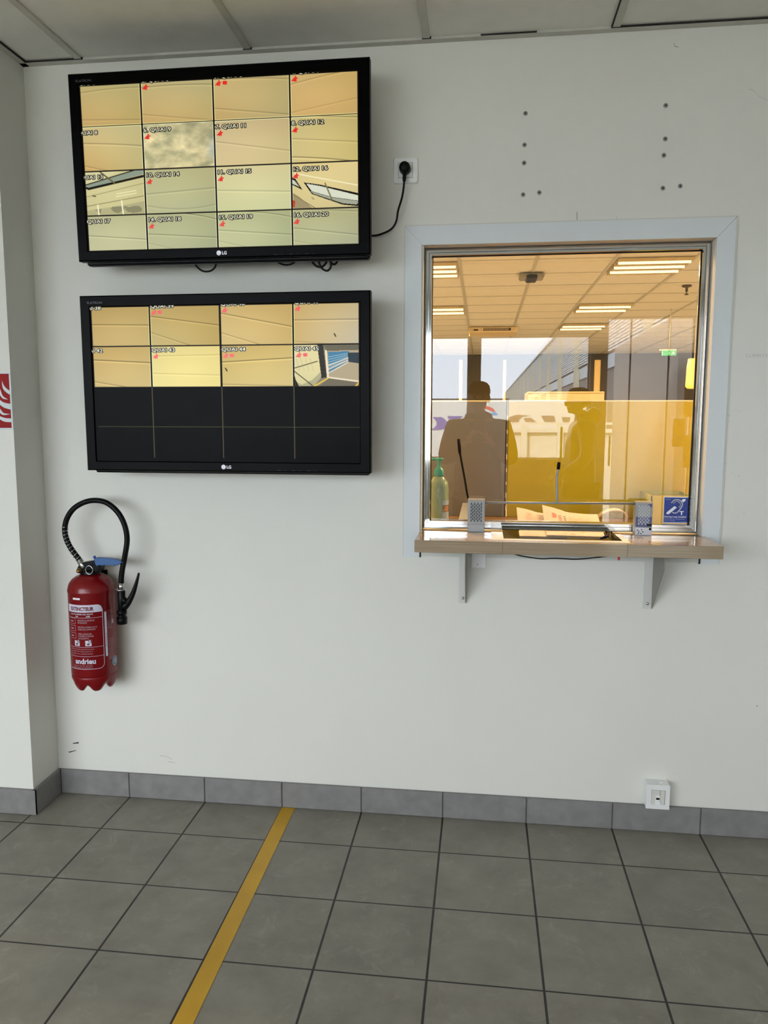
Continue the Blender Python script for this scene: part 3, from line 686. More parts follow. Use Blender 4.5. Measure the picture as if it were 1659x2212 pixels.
caps1 = [('QUAI 4', -.018, .0, 0, 0), ('2. QUAI 5', .232, .0, 1, .245), ('3. QUAI 6', .495, .0, 2, .510), ('4. QUAI 7', .767, .0, 1, .780),
         ('QUAI 8', -.018, .290, 0, 0), ('6. QUAI 9', .231, .290, 1, .245), ('7. QUAI 11', .494, .290, 1, .510), ('8. QUAI 12', .766, .290, 1, .778),
         ('QUAI 13', -.018, .557, 0, 0), ('10. QUAI 14', .231, .557, 1, .245), ('11. QUAI 15', .494, .557, 1, .508), ('12. QUAI 16', .766, .557, 1, .778),
         ('QUAI 17', .0, .827, 0, 0), ('14. QUAI 18', .231, .827, 1, .245), ('15. QUAI 19', .494, .827, 1, .508), ('16. QUAI 20', .766, .827, 1, .778)]
tv1 = display('wall_display', 'upper wall display filled with sixteen tan camera pictures', (.7771, -.1768, 2.2926), (.0329, 0, -.0033), c1, r1, sp1, caps1, None, None)
sp2 = [[T(('B99C5E','BBA264','CDB276','CDB478'), [(.44,.47,.0,.4),(.97,1.1,.0,.2)]), T(('C0A464','B79E5E','CDBB80','C2A866'), [(.25,.5,.0,.4),(.65,1.25,0,.25)]), T(('CFB374','C4A766','DCC486','D0B474'), [(.2,.56,.0,.4),(.68,1.25,0,.25)]), T(('CBAE70','C8B488','D3B678','C9C0A8'), [(.40,.40,0,.35),(.92,1.05,0,.15)], fn=insect(.62, .75))],
       [T(('C7A968','C9AE6E','D4BB7E','D6C084'), [(.32,.40,.0,.5),(.85,1.10,0,.3)]), T(('E8D78E','EBD98C','F3E69A','F2E294'), [(.24,.22,.0,.15),(.66,.71,0,.15)]), T(('CDB26A','D3B973','D9C481','DBC788'), [(.40,.31,.0,.5),(.93,.98,0,.25)], fn=insect(.06, .55)), T(('E9DCA6','E5D8A0','DED6A2','CFC590'), [], fn=paint45)],
       [None]*4, [None]*4]
c2 = (0, .227, .492, .761, 1.0); r2 = (0, .253, .517, .773, 1.0)
caps2 = [('AI 38', -.012, .018, 0, 0), ('QUAI 39', .231, .012, 2, .243), ('QUAI 40', .496, .006, 1, .510), ('QUAI 41', .765, .003, 1, .778),
         ('AI 42', -.012, .290, 0, 0), ('QUAI 43', .230, .290, 1, .246), ('QUAI 44', .495, .290, 2, .510), ('QUAI 45', .764, .290, 2, .780)]
tv2 = display('wall_display', 'lower wall display with two rows of pictures above a black half', (.7793, -.1780, 1.584), (.0069, 0, -.0078), c2, r2, sp2, caps2, .517, ((.227, .492, .761), .773))

# power socket with plug, cables
sk_ = thing('power_socket', 'white square wall socket right of the upper display', 'socket', (1.3745, 0, 2.303))
def rrect(x0, x1, z0, z1, r, n=5):
    out = []
    for cx, cz, a0 in ((x1-r, z1-r, 0), (x0+r, z1-r, 90), (x0+r, z0+r, 180), (x1-r, z0+r, 270)):
        for k in range(n+1): a = math.radians(a0+90*k/n); out.append((cx+r*math.cos(a), cz+r*math.sin(a)))
    return out
so = MB(); R0 = rrect(1.3325, 1.4165, 2.2615, 2.3455, .008); R1 = rrect(1.3350, 1.4140, 2.2640, 2.3430, .007)
n_ = len(R0); so.add([(a, 0, b) for a, b in R0]+[(a, -.006, b) for a, b in R0]+[(a, -.0105, b) for a, b in R1], [(i, (i+1) % n_, n_+(i+1) % n_, n_+i) for i in range(n_)]+[(n_+i, n_+(i+1) % n_, 2*n_+(i+1) % n_, 2*n_+i) for i in range(n_)]+[tuple(range(2*n_, 3*n_))])
so.build('cover_frame', M_white, sk_)
MB().box(1.3515, 1.3975, -.0118, -.0100, 2.2795, 2.3270).build('socket_insert', mat('insert_white', 'E2E5E5', .35, noise=.02), sk_)
MB().prism(rrect(1.3500, 1.3990, 2.2780, 2.3285, .001), lambda u, v, w_: (u, -.0108+w_, v), .0005).build('insert_gap', mat('gap_grey', '8A8B88', .8, noise=.02), sk_)
pg = thing('power_plug', 'black round mains plug pushed into the white wall socket', 'plug', (1.374, -.012, 2.305))
MB().lathe([(0, -.050), (.012, -.050), (.0165, -.045), (.019, -.034), (.0195, -.012)], (1.374, 0, 2.306), 28, axis='y').build('plug_body', M_rubber, pg)
MB().tube([(1.374, -.032, 2.296), (1.374, -.034, 2.282), (1.373, -.036, 2.266), (1.373, -.035, 2.259)], [.008, .0068, .0062, .0045], 14).build('strain_relief', M_rubber, pg)
q = [Vector((1.373, -.035, 2.262)), Vector((1.370, -.033, 2.235))] + [pix(a, -.032) for a in ((868, 428), (860, 455), (856, 478), (846, 494), (828, 504), (808, 509))] + [Vector((1.22, -.06, 2.085))]
tag(MB().tube(spline(q, 8), .0034, 10).build('power_cable', M_rubber), 'black power cable curving from the wall plug to the upper display', 'cable')
for name_, lbl, pp in (('loose_cable', 'single black cable loop hanging under the left part of the upper display', [(414, 548), (420, 566), (427, 578), (440, 586), (455, 585), (465, 576), (467, 560), (464, 548)]),
                       ('loose_cable', 'shallow black cable loop hanging under the right part of the upper display', [(580, 545), (592, 560), (605, 569), (620, 572), (634, 568), (645, 556), (650, 545)])):
    tag(MB().tube(spline([pix(a, -.10) for a in pp], 6), .0032, 10).build(name_, M_rubber), lbl, 'cable', 'cable loops under the upper display')
bun = MB()
for pp, yy in (([(668, 545), (672, 560), (681, 573), (693, 577), (703, 570), (708, 556), (710, 545)], -.10), ([(686, 545), (688, 562), (694, 578), (706, 585), (714, 578), (714, 566), (706, 556), (700, 545)], -.112), ([(708, 548), (714, 566), (722, 571), (729, 564), (732, 545)], -.095)):
    bun.tube(spline([pix(a, yy) for a in pp], 6), .0036, 10)
tag(bun.build('cable_bundle', M_rubber), 'tangled bundle of black cable loops under the lower right of the upper display', 'cable')

# wall plugs left in the wall
M_plug = mat('grey_wall_plug', '8E8F8C', .5, noise=.1)
names = [('top of the left column', 1135, 245), ('second of the left column', 1133, 313), ('third of the left column', 1132, 352), ('lowest left one of the left column', 1130, 420.5), ('just right of the lowest in the left column', 1165, 416),
         ('top of the right column', 1438, 228), ('second of the right column', 1437, 300), ('third of the right column', 1434, 335.5), ('lowest of the right column', 1432, 406.5), ('furthest right, beside the lowest of the right column', 1469.5, 402)]
ref_ = None
for k, (nm, u, v) in enumerate(names):
    c = pix((u, v), 0)
    if ref_ is None:
        ref_ = thing('wall_plug', '', 'wall plug', (c.x, 0, c.z), group='empty wall plugs above the service window')
        MB().lathe([(.0028, -.0002), (.0032, -.0028), (.0052, -.0032), (.0070, -.0018), (.0076, 0)], (0,0,0), 20, axis='y').build('plug_collar', M_plug, ref_, True)
        MB().lathe([(0, -.0012), (.0030, -.0012)], (0,0,0), 16, axis='y').build('plug_hole', M_dark, ref_, True); o = ref_
    else: o = dup(ref_, (c.x, 0, c.z))
    o['label'] = 'small grey wall plug above the window, ' + nm

# network outlet near the floor
nb = thing('network_outlet', 'white surface-mounted network outlet standing on the skirting tiles', 'socket', (2.2815, 0, .100))
X0, X1, Z0, Z1 = 2.2425, 2.3215, .1005, .1935
m = MB(); m.bbox(X0, X1, -.044, -.0003, Z0+.004, Z1, .0015); m.build('outlet_box', M_white, nb)
m = MB(); fx = -.0445
for a in ((X0-.0005, X1+.0005, Z1-.019, Z1+.0005), (X0-.0005, X1+.0005, Z0+.004, Z0+.021), (X0-.0005, X0+.017, Z0+.021, Z1-.019), (X1-.015, X1+.0005, Z0+.021, Z1-.019)): m.box(a[0], a[1], fx-.002, fx+.0005, a[2], a[3])
m.build('outlet_frame', mat('frame_white', 'E2E4E4', .3, noise=.01), nb)
m = MB(); m.box(X0+.018, X1-.016, fx-.0004, fx+.001, Z0+.0215, Z1-.0195, 0); m.box(X1-.033, X1-.0315, fx-.0008, fx, Z0+.022, Z1-.022, 1); m.box(X0+.0165, X0+.018, fx-.0006, fx, Z0+.021, Z1-.02, 1); m.box(X0+.017, X1-.015, fx-.0006, fx, Z1-.0205, Z1-.019, 1); m.box(X1-.0165, X1-.0152, fx-.0006, fx, Z0+.021, Z1-.02, 1)
m.build('outlet_insert', [mat('insert_offwhite', 'CFCFC9', .4, noise=.02), mat('line_grey', '77756F', .7, noise=.02)], nb)
m = MB(); m.box(X0+.032, X0+.046, fx-.003, fx, Z0+.032, Z0+.054, 0); m.box(X0+.033, X0+.045, fx-.0032, fx, Z0+.0385, Z0+.0465, 1); m.box(X0+.031, X0+.047, fx-.0045, fx, Z0+.023, Z0+.031, 2)
m.build('network_jack', [M_white, M_dark, mat('shutter_white', 'F2F4F4', .3, noise=.01)], nb)
m = MB(); m.box(X0+.046, X0+.056, -.030, -.016, Z1, Z1+.0022); m.build('knockout_tab', M_white, nb)

# fire sign on the pilaster, its right edge in view
fs = MB(); sy = -.1795
fs.box(-.19, .0105, sy, -.178, 1.429, 1.630, 0); fs.box(-.184, .0045, sy-.0003, sy, 1.4355, 1.6235, 1)
def fcurve(pts0, pts1):
    a = spline([(p[0], p[1], 0) for p in pts0], 8); b = spline([(p[0], p[1], 0) for p in pts1], 8)
    for i in range(len(a)-1):
        qs = [a[i], a[i+1], b[i+1], b[i]]
        fs.flat([(p.x, p.y) for p in qs], lambda u, v: (pix((u, v), sy-.0006).x, sy-.0006, pix((u, v), sy-.0006).z), 0)
fcurve([(4, 822), (8, 832), (14, 839), (21, 844)], [(4, 822), (6, 838), (13, 847), (21, 852.5)])
fcurve([(-9, 820), (0, 840), (6, 855), (17, 863)], [(-12, 828), (-4, 846), (5, 860), (17, 863)])
fcurve([(-16, 848), (0, 864), (10, 870), (23, 872.5)], [(-16, 856), (0, 874), (10, 881), (24, 885)])
fcurve([(-14, 868), (0, 883), (8, 892), (22, 894.5)], [(-14, 876), (0, 892), (8, 896.5), (22, 894.5)])
fcurve([(-16, 890), (0, 899), (12, 903), (25, 904)], [(-16, 894), (0, 906), (11, 911), (25, 912)])
fs = fs.build('fire_sign', [mat('sign_white', 'C6CFD2', .4, noise=.02), mat('sign_red', '8E0508', .5, spec=.2, noise=.03)])
tag(fs, 'red fire equipment sign with white flames on the left pilaster, cut by the picture edge', 'sign')

# yellow floor tape
m = MB(); N = 60
for k in range(N):
    y0, y1 = -.014-(k)*.055, -.014-(k+1)*.055
    xa = .9135+(-y0)*.0046; xb = .9135+(-y1)*.0046
    m.add([(xa, y0, .0012), (xa+.0515, y0, .0012), (xb+.0515, y1, .0012), (xb, y1, .0012)], [(0, 1, 2, 3)])
m.box(.9135, .965, -.014, -.013, .0, .0012)
tag(m.build('floor_tape', mat('yellow_tape', 'C69A1E', .45, noise=.10, nscale=5, bump=.1, bscale=40)), 'yellow adhesive tape line running across the tiles to the wall', 'tape')

# ------------------------------------------------------------------ fire extinguisher
EXx, EXy, ER = .2262, -.0895, .082
ext = thing('fire_extinguisher', 'red fire extinguisher with black hose hanging on the wall below the displays', 'fire extinguisher', (EXx, EXy, .475))
M_red = mat('red_enamel', '74030B', .26, coat=.15, spec=.35, noise=.03, nscale=4)
def foot(a, r, z):
    k = .5+.5*math.cos(6*(a+math.radians(57))); k = 1-(1-k)**1.8
    if z < .512: z = .512-(.512-z)*(.42+.58*k)
    if z < .512: r = r*(.965+.035*k)
    return r*math.cos(a), r*math.sin(a), z
body = MB()
body.lathe([(.0795, .530), (.0822, .5365), (.0822, .838), (.0836, .842), (.0836, .848), (.0825, .851), (.0812, .858), (.0765, .872), (.066, .886), (.050, .897), (.030, .905), (0, .907)], (EXx, EXy, 0), 56)
body.build('cylinder', M_red, ext)
MB().lathe([(.0805, .534), (.0815, .526), (.0805, .517), (.0785, .505), (.0755, .495), (.071, .485), (.065, .4765), (.059, .474), (.054, .478), (.052, .492), (.056, .515), (0, .520)], (EXx, EXy, 0), 72, fn=foot).build('foot_ring', M_red, ext)
def cyl(a, z, dr=.0006): a = math.radians(a); r = .0822+dr; return (EXx+r*math.cos(a), EXy+r*math.sin(a), z)
lb = MB()
def cq(a0, a1, z0, z1, m, dr=.0005):
    n_ = max(1, int(abs(a1-a0)/4)); 
    for k in range(n_):
        b0 = a0+(a1-a0)*k/n_; b1 = a0+(a1-a0)*(k+1)/n_
        lb.add([cyl(b0, z0, dr), cyl(b1, z0, dr), cyl(b1, z1, dr), cyl(b0, z1, dr)], [(0, 1, 2, 3)], m, True)
def ctx(s_, size, a0, z, m=0, xs=1., off=0., vert=False, dr=.0009):
    if vert: lb.text(s_, size, lambda u, v: cyl(a0-math.degrees(v/ER), z+u, dr), m, xs=xs, offset=off)
    else: lb.text(s_, size, lambda u, v: cyl(a0+math.degrees(u/ER), z+v, dr), m, xs=xs, offset=off)
AL, AR = -133, -37
# header with a rounded right corner
for k in range(24):
    b0 = AL+(AR-AL)*k/24; b1 = AL+(AR-AL)*(k+1)/24
    def top(b):
        t = max(0, (b-(AR-15))/15); return .8035-(1-math.sqrt(max(0, 1-t*t)))*.020
    lb.add([cyl(b0, .776), cyl(b1, .776), cyl(b1, max(.776, top(b1))), cyl(b0, top(b0))], [(0, 1, 2, 3)], 0, True)
ctx('EXTINCTEUR', .0185, -121, .7825, 2, xs=.80, off=.0009)
cq(AR-1.2, AR, .585, .785, 0)
for k in range(8):
    t0, t1 = math.pi/2*k/8, math.pi/2*(k+1)/8
    A = lambda t, r: (AR-14+math.cos(t)*r*14, .585-math.sin(t)*r*.020)
    q0, q1, q2, q3 = A(t0, 1), A(t1, 1), A(t1, .92), A(t0, .92)
    lb.add([cyl(*q) for q in (q0, q1, q2, q3)], [(0, 1, 2, 3)], 0)
cq(AL, AR-13, .5650, .5667, 0); cq(AL, AR, .7555, .7565, 0); cq(AL, AR, .6470, .6480, 0); cq(AL, AR, .6125, .6135, 0)
ctx('A EAU PULVERISEE AVEC ADDITIF', .0068, -122, .7670, 0, xs=.86, off=.0001); ctx('13A', .0068, -106, .7590, 0, off=.0002); ctx('144B', .0068, -78, .7590, 0, off=.0002)
for i, s_ in enumerate(['ENLEVER LA GOUPILLE', 'DE SECURITE', '', 'APPUYER A FOND SUR LE', 'LEVIER DE COMMANDE', '', 'VISER LA BASE DES', 'FLAMMES ET PRESSER', 'LA GACHETTE']):
    if s_: ctx(s_, .0080, -100, .7440-i*.0083, 1, xs=.74)
for i in range(3):
    zz = .7330-i*.027; cq(-128, -107, zz, zz+.0009, 1); cq(-128, -107, zz+.020, zz+.0209, 1); cq(-107.8, -107, zz, zz+.020, 1); cq(-124, -114, zz+.008, zz+.011, 1)
for a0, s_ in ((-112, 'A'), (-82, 'B')):
    cq(a0, a0+15, .6520, .6720, 0); cq(a0+8, a0+17, .6640, .6765, 3, .0008); ctx(s_, .0125, a0+9, .6655, 0, dr=.0012, off=.0003)
    lb.add([cyl(a0+3, .660, .0009), cyl(a0+7, .654, .0009), cyl(a0+12, .6605, .0009), cyl(a0+7, .6625, .0009)], [(0, 1, 2, 3)], 3)
for i, s_ in enumerate(['Utilisable sur installation electrique sous tension', "jusqu'a 1000V. Tenir le diffuseur a plus de 1m.", "Ne pas utiliser avec un conducteur electrique."]): ctx(s_, .0058, -126, .6385-i*.0085, 1, xs=.82)
ctx('andrieu', .0270, -112, .5860, 0, xs=.94, off=.0009)
ctx('ZI rue du 11 mai 1967 - 60110 Meru', .0055, -118, .5765, 1, xs=.92); ctx('Tel. 03.44.22.46.22 - Fax. 03.44.49.59.13', .0055, -122, .5695, 1, xs=.88)
cq(-112, -91, .8220, .8290, 4); ctx('7', .005, -103, .8235, 3, dr=.0011)
cq(-33, -27, .6060, .7720, 0); ctx('VERIFICATION ANNUELLE', .0045, -29, .640, 3, vert=True, dr=.0011)
for i, a0 in enumerate((-22, -18, -14, -10)): ctx('Appareil conforme EN3 - agent extincteur eau et additif', .0040, a0, .705, 1, vert=True, xs=.78)
for i, a0 in enumerate((-22, -18.5, -15, -11.5, -8)): ctx('Recharger apres usage. Verifier la pression interne. NF', .0040, a0, .590, 1, vert=True, xs=.9)
ctx('CE', .0115, -12, .742, 1); cq(-11, -3, .722, .738, 1, .0004)
# round seal on the right flank
for R_, m_ in ((.0165, 0), (.0142, 5), (.0080, 0), (.0055, 6)):
    n_ = 20; pts_ = [cyl(-2+math.degrees(math.cos(t)*R_/ER), .5780+math.sin(t)*R_*1.08, .0005+.0002*(m_ != 0)+(.0005 if R_ < .01 else 0)) for t in [2*math.pi*k/n_ for k in range(n_)]]
    c_ = cyl(-2, .578, .0007+(.0005 if R_ < .01 else 0)); lb.add(pts_+[c_], [(k, (k+1) % n_, n_) for k in range(n_)], m_)
lb.build('printed_label', [mat('print_white', 'C9C8DA', .4, noise=.02), mat('print_faint', 'B59AA6', .4, noise=.02), mat('print_red', '6A1A30', .4, noise=.02), mat('print_dark', '5A0E18', .4, noise=.02), mat('print_bright', 'E6E8EA', .4, noise=.01), mat('seal_blue', '4A6FA0', .4, noise=.05), mat('seal_green', '6E9A70', .4, noise=.05)], ext)
# valve head, lever, gauge ring
vy = EXy
vb = MB(); vb.lathe([(.034, .893), (.036, .897), (.036, .914), (.033, .920), (.0, .921)], (EXx, vy, 0), 28)
vb.prism([(-.040, .905), (-.042, .925), (-.030, .944), (.020, .953), (.046, .950), (.048, .928), (.040, .912), (.0, .905)], lambda u, v, w_: (EXx+u, vy-.020+w_, v), .040)
vb.build('valve_head', M_black, ext, bevel=.003)
MB().lathe([(0, -.052), (.006, -.050), (.0095, -.042), (.0095, -.020), (.0, -.018)], (EXx-.033, vy+.018, .9165), 18, axis='y').build('brass_plug', mat('brass', '8A6A3A', .35, .9, noise=.1), ext)
rg = [(EXx+.014+.0135*math.cos(t), vy-.036, .923+.0155*math.sin(t)) for t in [2*math.pi*k/24 for k in range(25)]]
MB().tube(rg, .0015, 8).build('safety_ring', M_steel, ext)
lv = MB(); lpts = [(.032, .951), (.036, .966), (.070, .966), (.110, .962), (.134, .956), (.138, .951), (.128, .946), (.120, .9395), (.112, .9420), (.104, .9370), (.094, .9415), (.084, .9370), (.074, .9415), (.062, .9375), (.050, .9400), (.038, .9350)]
lv.prism(lpts, lambda u, v, w_: (EXx+u-.003, vy-.024+w_, v), .024); lv.build('squeeze_lever', mat('blue_plastic_lever', '12508E', .35, noise=.04), ext, bevel=.0015)
MB().tube([(EXx+.030, vy-.018, .960), (EXx+.026, vy-.018, .972)], [.004, .005], 8).build('seal_tag', mat('seal_tag_blue', '1E3E9A', .4, noise=.05), ext)
hy = -.10
hp = [pix(q, hy) for q in ((181, 1224), (176, 1216), (170, 1207), (155, 1187), (145, 1168), (140, 1146), (144, 1122), (158, 1100), (180, 1086), (204, 1081), (230, 1086), (254, 1106), (269, 1134), (274.5, 1165), (270, 1200), (264, 1232), (262, 1250), (262, 1264))]
hs = spline(hp, 8); MB().tube(hs, .0098, 16).build('hose', M_rubber, ext)
sprg = []
base = hs[10:44]; L_ = len(base)-1
for k in range(L_*8):
    t = k/8; i = min(int(t), L_-1); c = base[i].lerp(base[i+1], t-i); d = (base[i+1]-base[i]).normalized(); u = d.cross(Vector((0, 1, 0))).normalized(); v = d.cross(u); a = k*2*math.pi/8/2.9
    sprg.append(c+(u*math.cos(a)+v*math.sin(a))*.0118)
MB().tube(sprg, .0011, 6).build('hose_spring', M_steel, ext)
MB().tube([pix(q, hy) for q in ((184, 1228), (179, 1221), (171, 1209))], [.0112, .0118, .0112], 18).build('hose_clamp', M_steel, ext)
MB().tube([pix(q, hy) for q in ((192, 1238), (183, 1226))], [.008, .008], 14).build('hose_fitting', mat('brass', '8A6A3A'), ext)
MB().tube([pix(q, hy) for q in ((262, 1259), (262, 1274))], [.0115, .0115], 18).build('hose_clamp', M_steel, ext)
nz = MB(); c0 = pix((262, 1273), hy); c1 = pix((264, 1347), hy); D_ = c1-c0
nz.tube([c0, c0+D_*.08, c0+D_*.60, c0+D_*.61, c0+D_*.72, c0+D_*.73, c0+D_*.80, c0+D_*.81, c0+D_*1.0], [.012, .014, .0135, .0175, .0175, .015, .015, .0185, .0185], 22)
nz.build('nozzle', M_black, ext)
MB().tube([c0-D_*.01, c0+D_*.015], [.021, .021], 20).build('nozzle_washer', M_steel, ext)
tg = spline([pix(q, hy) for q in ((268, 1312), (278, 1300), (288, 1280), (295, 1258), (300, 1238))], 5)
tgm = MB(); n_ = len(tg); tgm.tube(tg, [.014-.010*(i/(n_-1)) for i in range(n_)], 12); tgm.tube([c0+D_*.25, tg[4]], [.012, .012], 12); tgm.build('trigger_handle', M_black, ext)
MB().box(EXx-.02, EXx+.02, -.010, -.0004, .70, .90).build('wall_hook', M_black, ext)

# ------------------------------------------------------------------ the office behind the glass
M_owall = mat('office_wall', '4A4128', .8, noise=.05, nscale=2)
struct(MB().box(-2.45, -2.4, .12, 12.8, 0, CZ+.05).build('wall_office_left', M_wall)); struct(MB().box(7.2, 7.35, 0, 12.8, 0, CZ+.05).build('wall_office_right', M_wall))
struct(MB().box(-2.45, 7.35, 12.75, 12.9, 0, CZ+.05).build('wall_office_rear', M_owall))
# counter and dividing screens
M_desk = wood('desk_laminate', 'C99A62', 'D9AC74', (1.2, 20, 20), .35)
dk = thing('office_counter', 'orange wood counter behind the glass', 'counter', (1.9, .5, 0))
dkm = MB(); DZ = 1.046; dkm.box(.6, 1.717, .1205, .95, DZ-.03, DZ); dkm.box(2.113, 3.6, .1205, .95, DZ-.03, DZ); dkm.box(1.717, 2.113, .245, .95, DZ-.03, DZ)
dkm.build('counter_top', M_desk, dk)
MB().box(.62, .66, .13, .93, 0, DZ-.03).box(3.54, 3.58, .13, .93, 0, DZ-.03).build('counter_leg', M_brk, dk)
PY = .655; PZ = pix((1200, 865), PY).z; sx_ = pix((1093, 1000), PY).x
M_cream = mat('cream_edge', 'F0D9A8', .5, noise=.02)
for lbl, a, b, col in (('grey-brown desk divider behind the left half of the glass', .62, sx_-.004, mat('divider_grey', '787A7A', .85, noise=.02, nscale=200)), ('yellow desk divider behind the right half of the glass', sx_+.008, 3.55, mat('divider_yellow', 'B2A000', .8, noise=.03, nscale=3))):
    dv = thing('desk_divider', lbl, 'divider', ((a+b)/2, PY, DZ), group='desk dividers behind the glass')
    MB().bbox(a, b, PY, PY+.03, DZ+.0005, PZ-.006, .002).build('divider_panel', col, dv)
    MB().bbox(a, b, PY-.002, PY+.032, PZ-.006, PZ, .001).build('edge_strip', M_cream, dv)
p = MB(); p.box(sx_-.0038, sx_+.0005, PY+.004, PY+.026, DZ+.0005, PZ-.001, 0); p.box(sx_+.0005, sx_+.0040, PY+.004, PY+.026, DZ+.0005, PZ-.001, 1)
for z in np.arange(DZ+.03, PZ-.06, .055): p.box(sx_+.0002, sx_+.0045, PY+.002, PY+.01, z, z+.012+.014*((z*97) % 1), 2)
tag(p.build('divider_joint', [M_dark, mat('joint_beige', '9A8A66', .6, noise=.1), M_cream]), 'narrow dark joint with cream clips between the grey and yellow dividers', 'joint strip')
# cabinet and columns further back
cb = pix((1140, 846), 2.6); cb2 = pix((1306, 846), 2.6)
cab = thing('storage_cabinet', 'tan wooden cabinet top showing above the yellow divider', 'cabinet', ((cb.x+cb2.x)/2, 2.8, 0))
MB().bbox(cb.x, cb2.x, 2.6, 3.0, .002, cb.z, .004).build('cabinet_body', wood('cabinet_wood', 'B9A278', 'C8B188', (2, 2, 20), .4), cab)
MB().box(cb.x+.004, cb2.x-.004, 2.597, 2.6, cb.z-.012, cb.z-.009).build('cabinet_groove', mat('groove_brown', '9A7440', .6, noise=.05), cab)
M_col = mat('column_cream', '94804F', .6, noise=.03)
for (q0, q1, yy, lbl) in (((992, 800), (999, 800), 4.0, 'slim cream column seen left of the mirrored head'), ((1087, 800), (1093, 800), 4.6, 'slim cream column in the middle of the office window view'), ((1284, 800), (1297, 800), 5.2, 'thick cream column above the right end of the cabinet')):
    a, b = pix(q0, yy), pix(q1, yy); zt = pix((q0[0], 778), yy).z
    tag(MB().lathe([((b.x-a.x)/2, .001), ((b.x-a.x)/2, min(zt, CZ-.003))], ((a.x+b.x)/2, yy, 0), 20).build('office_column', M_col), lbl, 'column', 'columns in the office')
# ceiling fittings
M_tube = mat('lamp_tube', 'FFF4DC', .4, emit='FFE9C0', es=TUBE)
M_refl = mat('lamp_louvre', 'D8C9A0', .25, .6, noise=.05)
XA, XB = .8255+.012, 1.431+.012; XC0, XC1 = 2.654, 3.26
fit = [(XA, 3.62, 3, 'three-tube ceiling light at the upper left of the glass'), (XC0, 3.62, 3, 'three-tube ceiling light at the upper right of the glass'), (XA, 6.05, 2, 'two-tube ceiling light at the left edge, second row back'),
       (XC0, 6.05, 2, 'two-tube ceiling light on the right, second row back'), (XC0, 7.85, 2, 'small distant ceiling light on the right, just above the bright window reflection')]
for i, (lx, ly, nt_, lbl) in enumerate(fit):
    L = thing('ceiling_light', lbl, 'ceiling light', (lx+.30, ly+.3, CZ), group='office ceiling lights')
    f = MB(); f.box(lx+.02, lx+.585, ly+.01, ly+.60, CZ-.006, CZ-.0035, 0)
    for k in range(nt_+1): f.box(lx+.02, lx+.585, ly+.01+k*.59/nt_-.004*(k == nt_), ly+.018+k*.59/nt_-.008*(k == nt_), CZ-.03, CZ-.005, 0)
    for k in range(12): f.box(lx+.03+k*.048, lx+.034+k*.048, ly+.02, ly+.59, CZ-.022, CZ-.006, 0)
    f.build('lamp_housing', M_refl, L)
    for k in range(nt_): MB().tube([(lx+.03, ly+.30/nt_*(2*k+1)-.02, CZ-.026), (lx+.575, ly+.30/nt_*(2*k+1)-.02, CZ-.026)], .013, 10).build('lamp_tube', M_tube, L)
def lamp(x, y, sx_l=.5, sy_l=.5, e=OFFICE, z=CZ-.05):
    ld = bpy.data.lights.new('office_lamp_and_fill', 'AREA'); ld.shape = 'RECTANGLE'; ld.size = sx_l; ld.size_y = sy_l; ld.energy = e; ld.color = (1, .65, .32)
    o = bpy.data.objects.new('office_lamp_and_fill', ld); COL.objects.link(o); o.location = (x, y, z); return o
for (lx, ly, _, _) in fit: lamp(lx+.30, ly+.3)
for (x, y) in ((1.1, 1.2), (3.0, 1.2), (5.4, 1.2), (5.4, 3.9), (5.4, 6.3), (-1.2, 3.9), (-1.2, 6.3), (1.1, 8.6), (3, 10.5), (5.4, 9), (-1.2, 9.5)): lamp(x, y)  # extra lights without fittings, added to brighten the office
a0, a1 = pix((1012, 722), 8.05), pix((1118, 722), 8.05)
ac = thing('air_conditioner', 'cream ceiling air conditioner with a slatted grille above the window reflection', 'air conditioner', ((a0.x+a1.x)/2, 8.3, CZ-.08))
MB().bbox(a0.x, a1.x, 8.05, 8.6, CZ-.075, CZ-.003, .01).build('casing', mat('ac_cream', 'D9C69A', .5, noise=.03), ac)
g = MB(); 
for k in range(18): g.box(a0.x+.20+k*.020, a0.x+.210+k*.020, 8.046, 8.052, CZ-.060, CZ-.022)
g.box(a0.x+.07, a0.x+.13, 8.046, 8.052, CZ-.055, CZ-.035); g.box(a1.x-.12, a1.x-.09, 8.046, 8.052, CZ-.055, CZ-.025)
g.build('grille_slots', M_dark, ac)
c = pix((1147, 607), 4.3); 
sn = thing('ceiling_sensor', 'grey flat ceiling unit with a black centre between the office lights', 'sensor', (c.x, 4.3, CZ-.01))
MB().bbox(c.x-.105, c.x+.105, 4.15, 4.36, CZ-.040, CZ-.003, .012).build('housing', mat('sensor_grey', '8E8A7C', .5, noise=.05), sn)
MB().bbox(c.x-.045, c.x+.045, 4.135, 4.36, CZ-.055, CZ-.020, .008).build('lens_unit', M_dark, sn)
c = pix((1483, 634), 5.0)
spk = thing('sprinkler', 'small sprinkler head under the office ceiling at upper right of the glass', 'sprinkler', (c.x, 5.0, CZ-.01))
MB().lathe([(.045, CZ-.004), (.042, CZ-.012), (.012, CZ-.020), (.012, CZ-.055), (.0, CZ-.056)], (c.x, 5.0, 0), 20).build('escutcheon', mat('sprinkler_brown', '5A4A34', .4, .5, noise=.05), spk)
MB().lathe([(.0, CZ-.085), (.020, CZ-.085), (.020, CZ-.080), (.004, CZ-.070), (.004, CZ-.055)], (c.x, 5.0, 0), 16).build('deflector', mat('sprinkler_brown', '5A4A34'), spk)
e0, e1 = pix((1431, 757), 6.5), pix((1461, 768), 6.5)
ex = thing('exit_sign', 'green running-man exit sign hanging from the office ceiling at right', 'exit sign', ((e0.x+e1.x)/2, 6.5, e1.z))
m = MB(); m.bbox(e0.x, e1.x, 6.5, 6.53, e1.z, e0.z, .003, 0); hx = e0.x+(e1.x-e0.x)*.78; zz = (e0.z+e1.z)/2
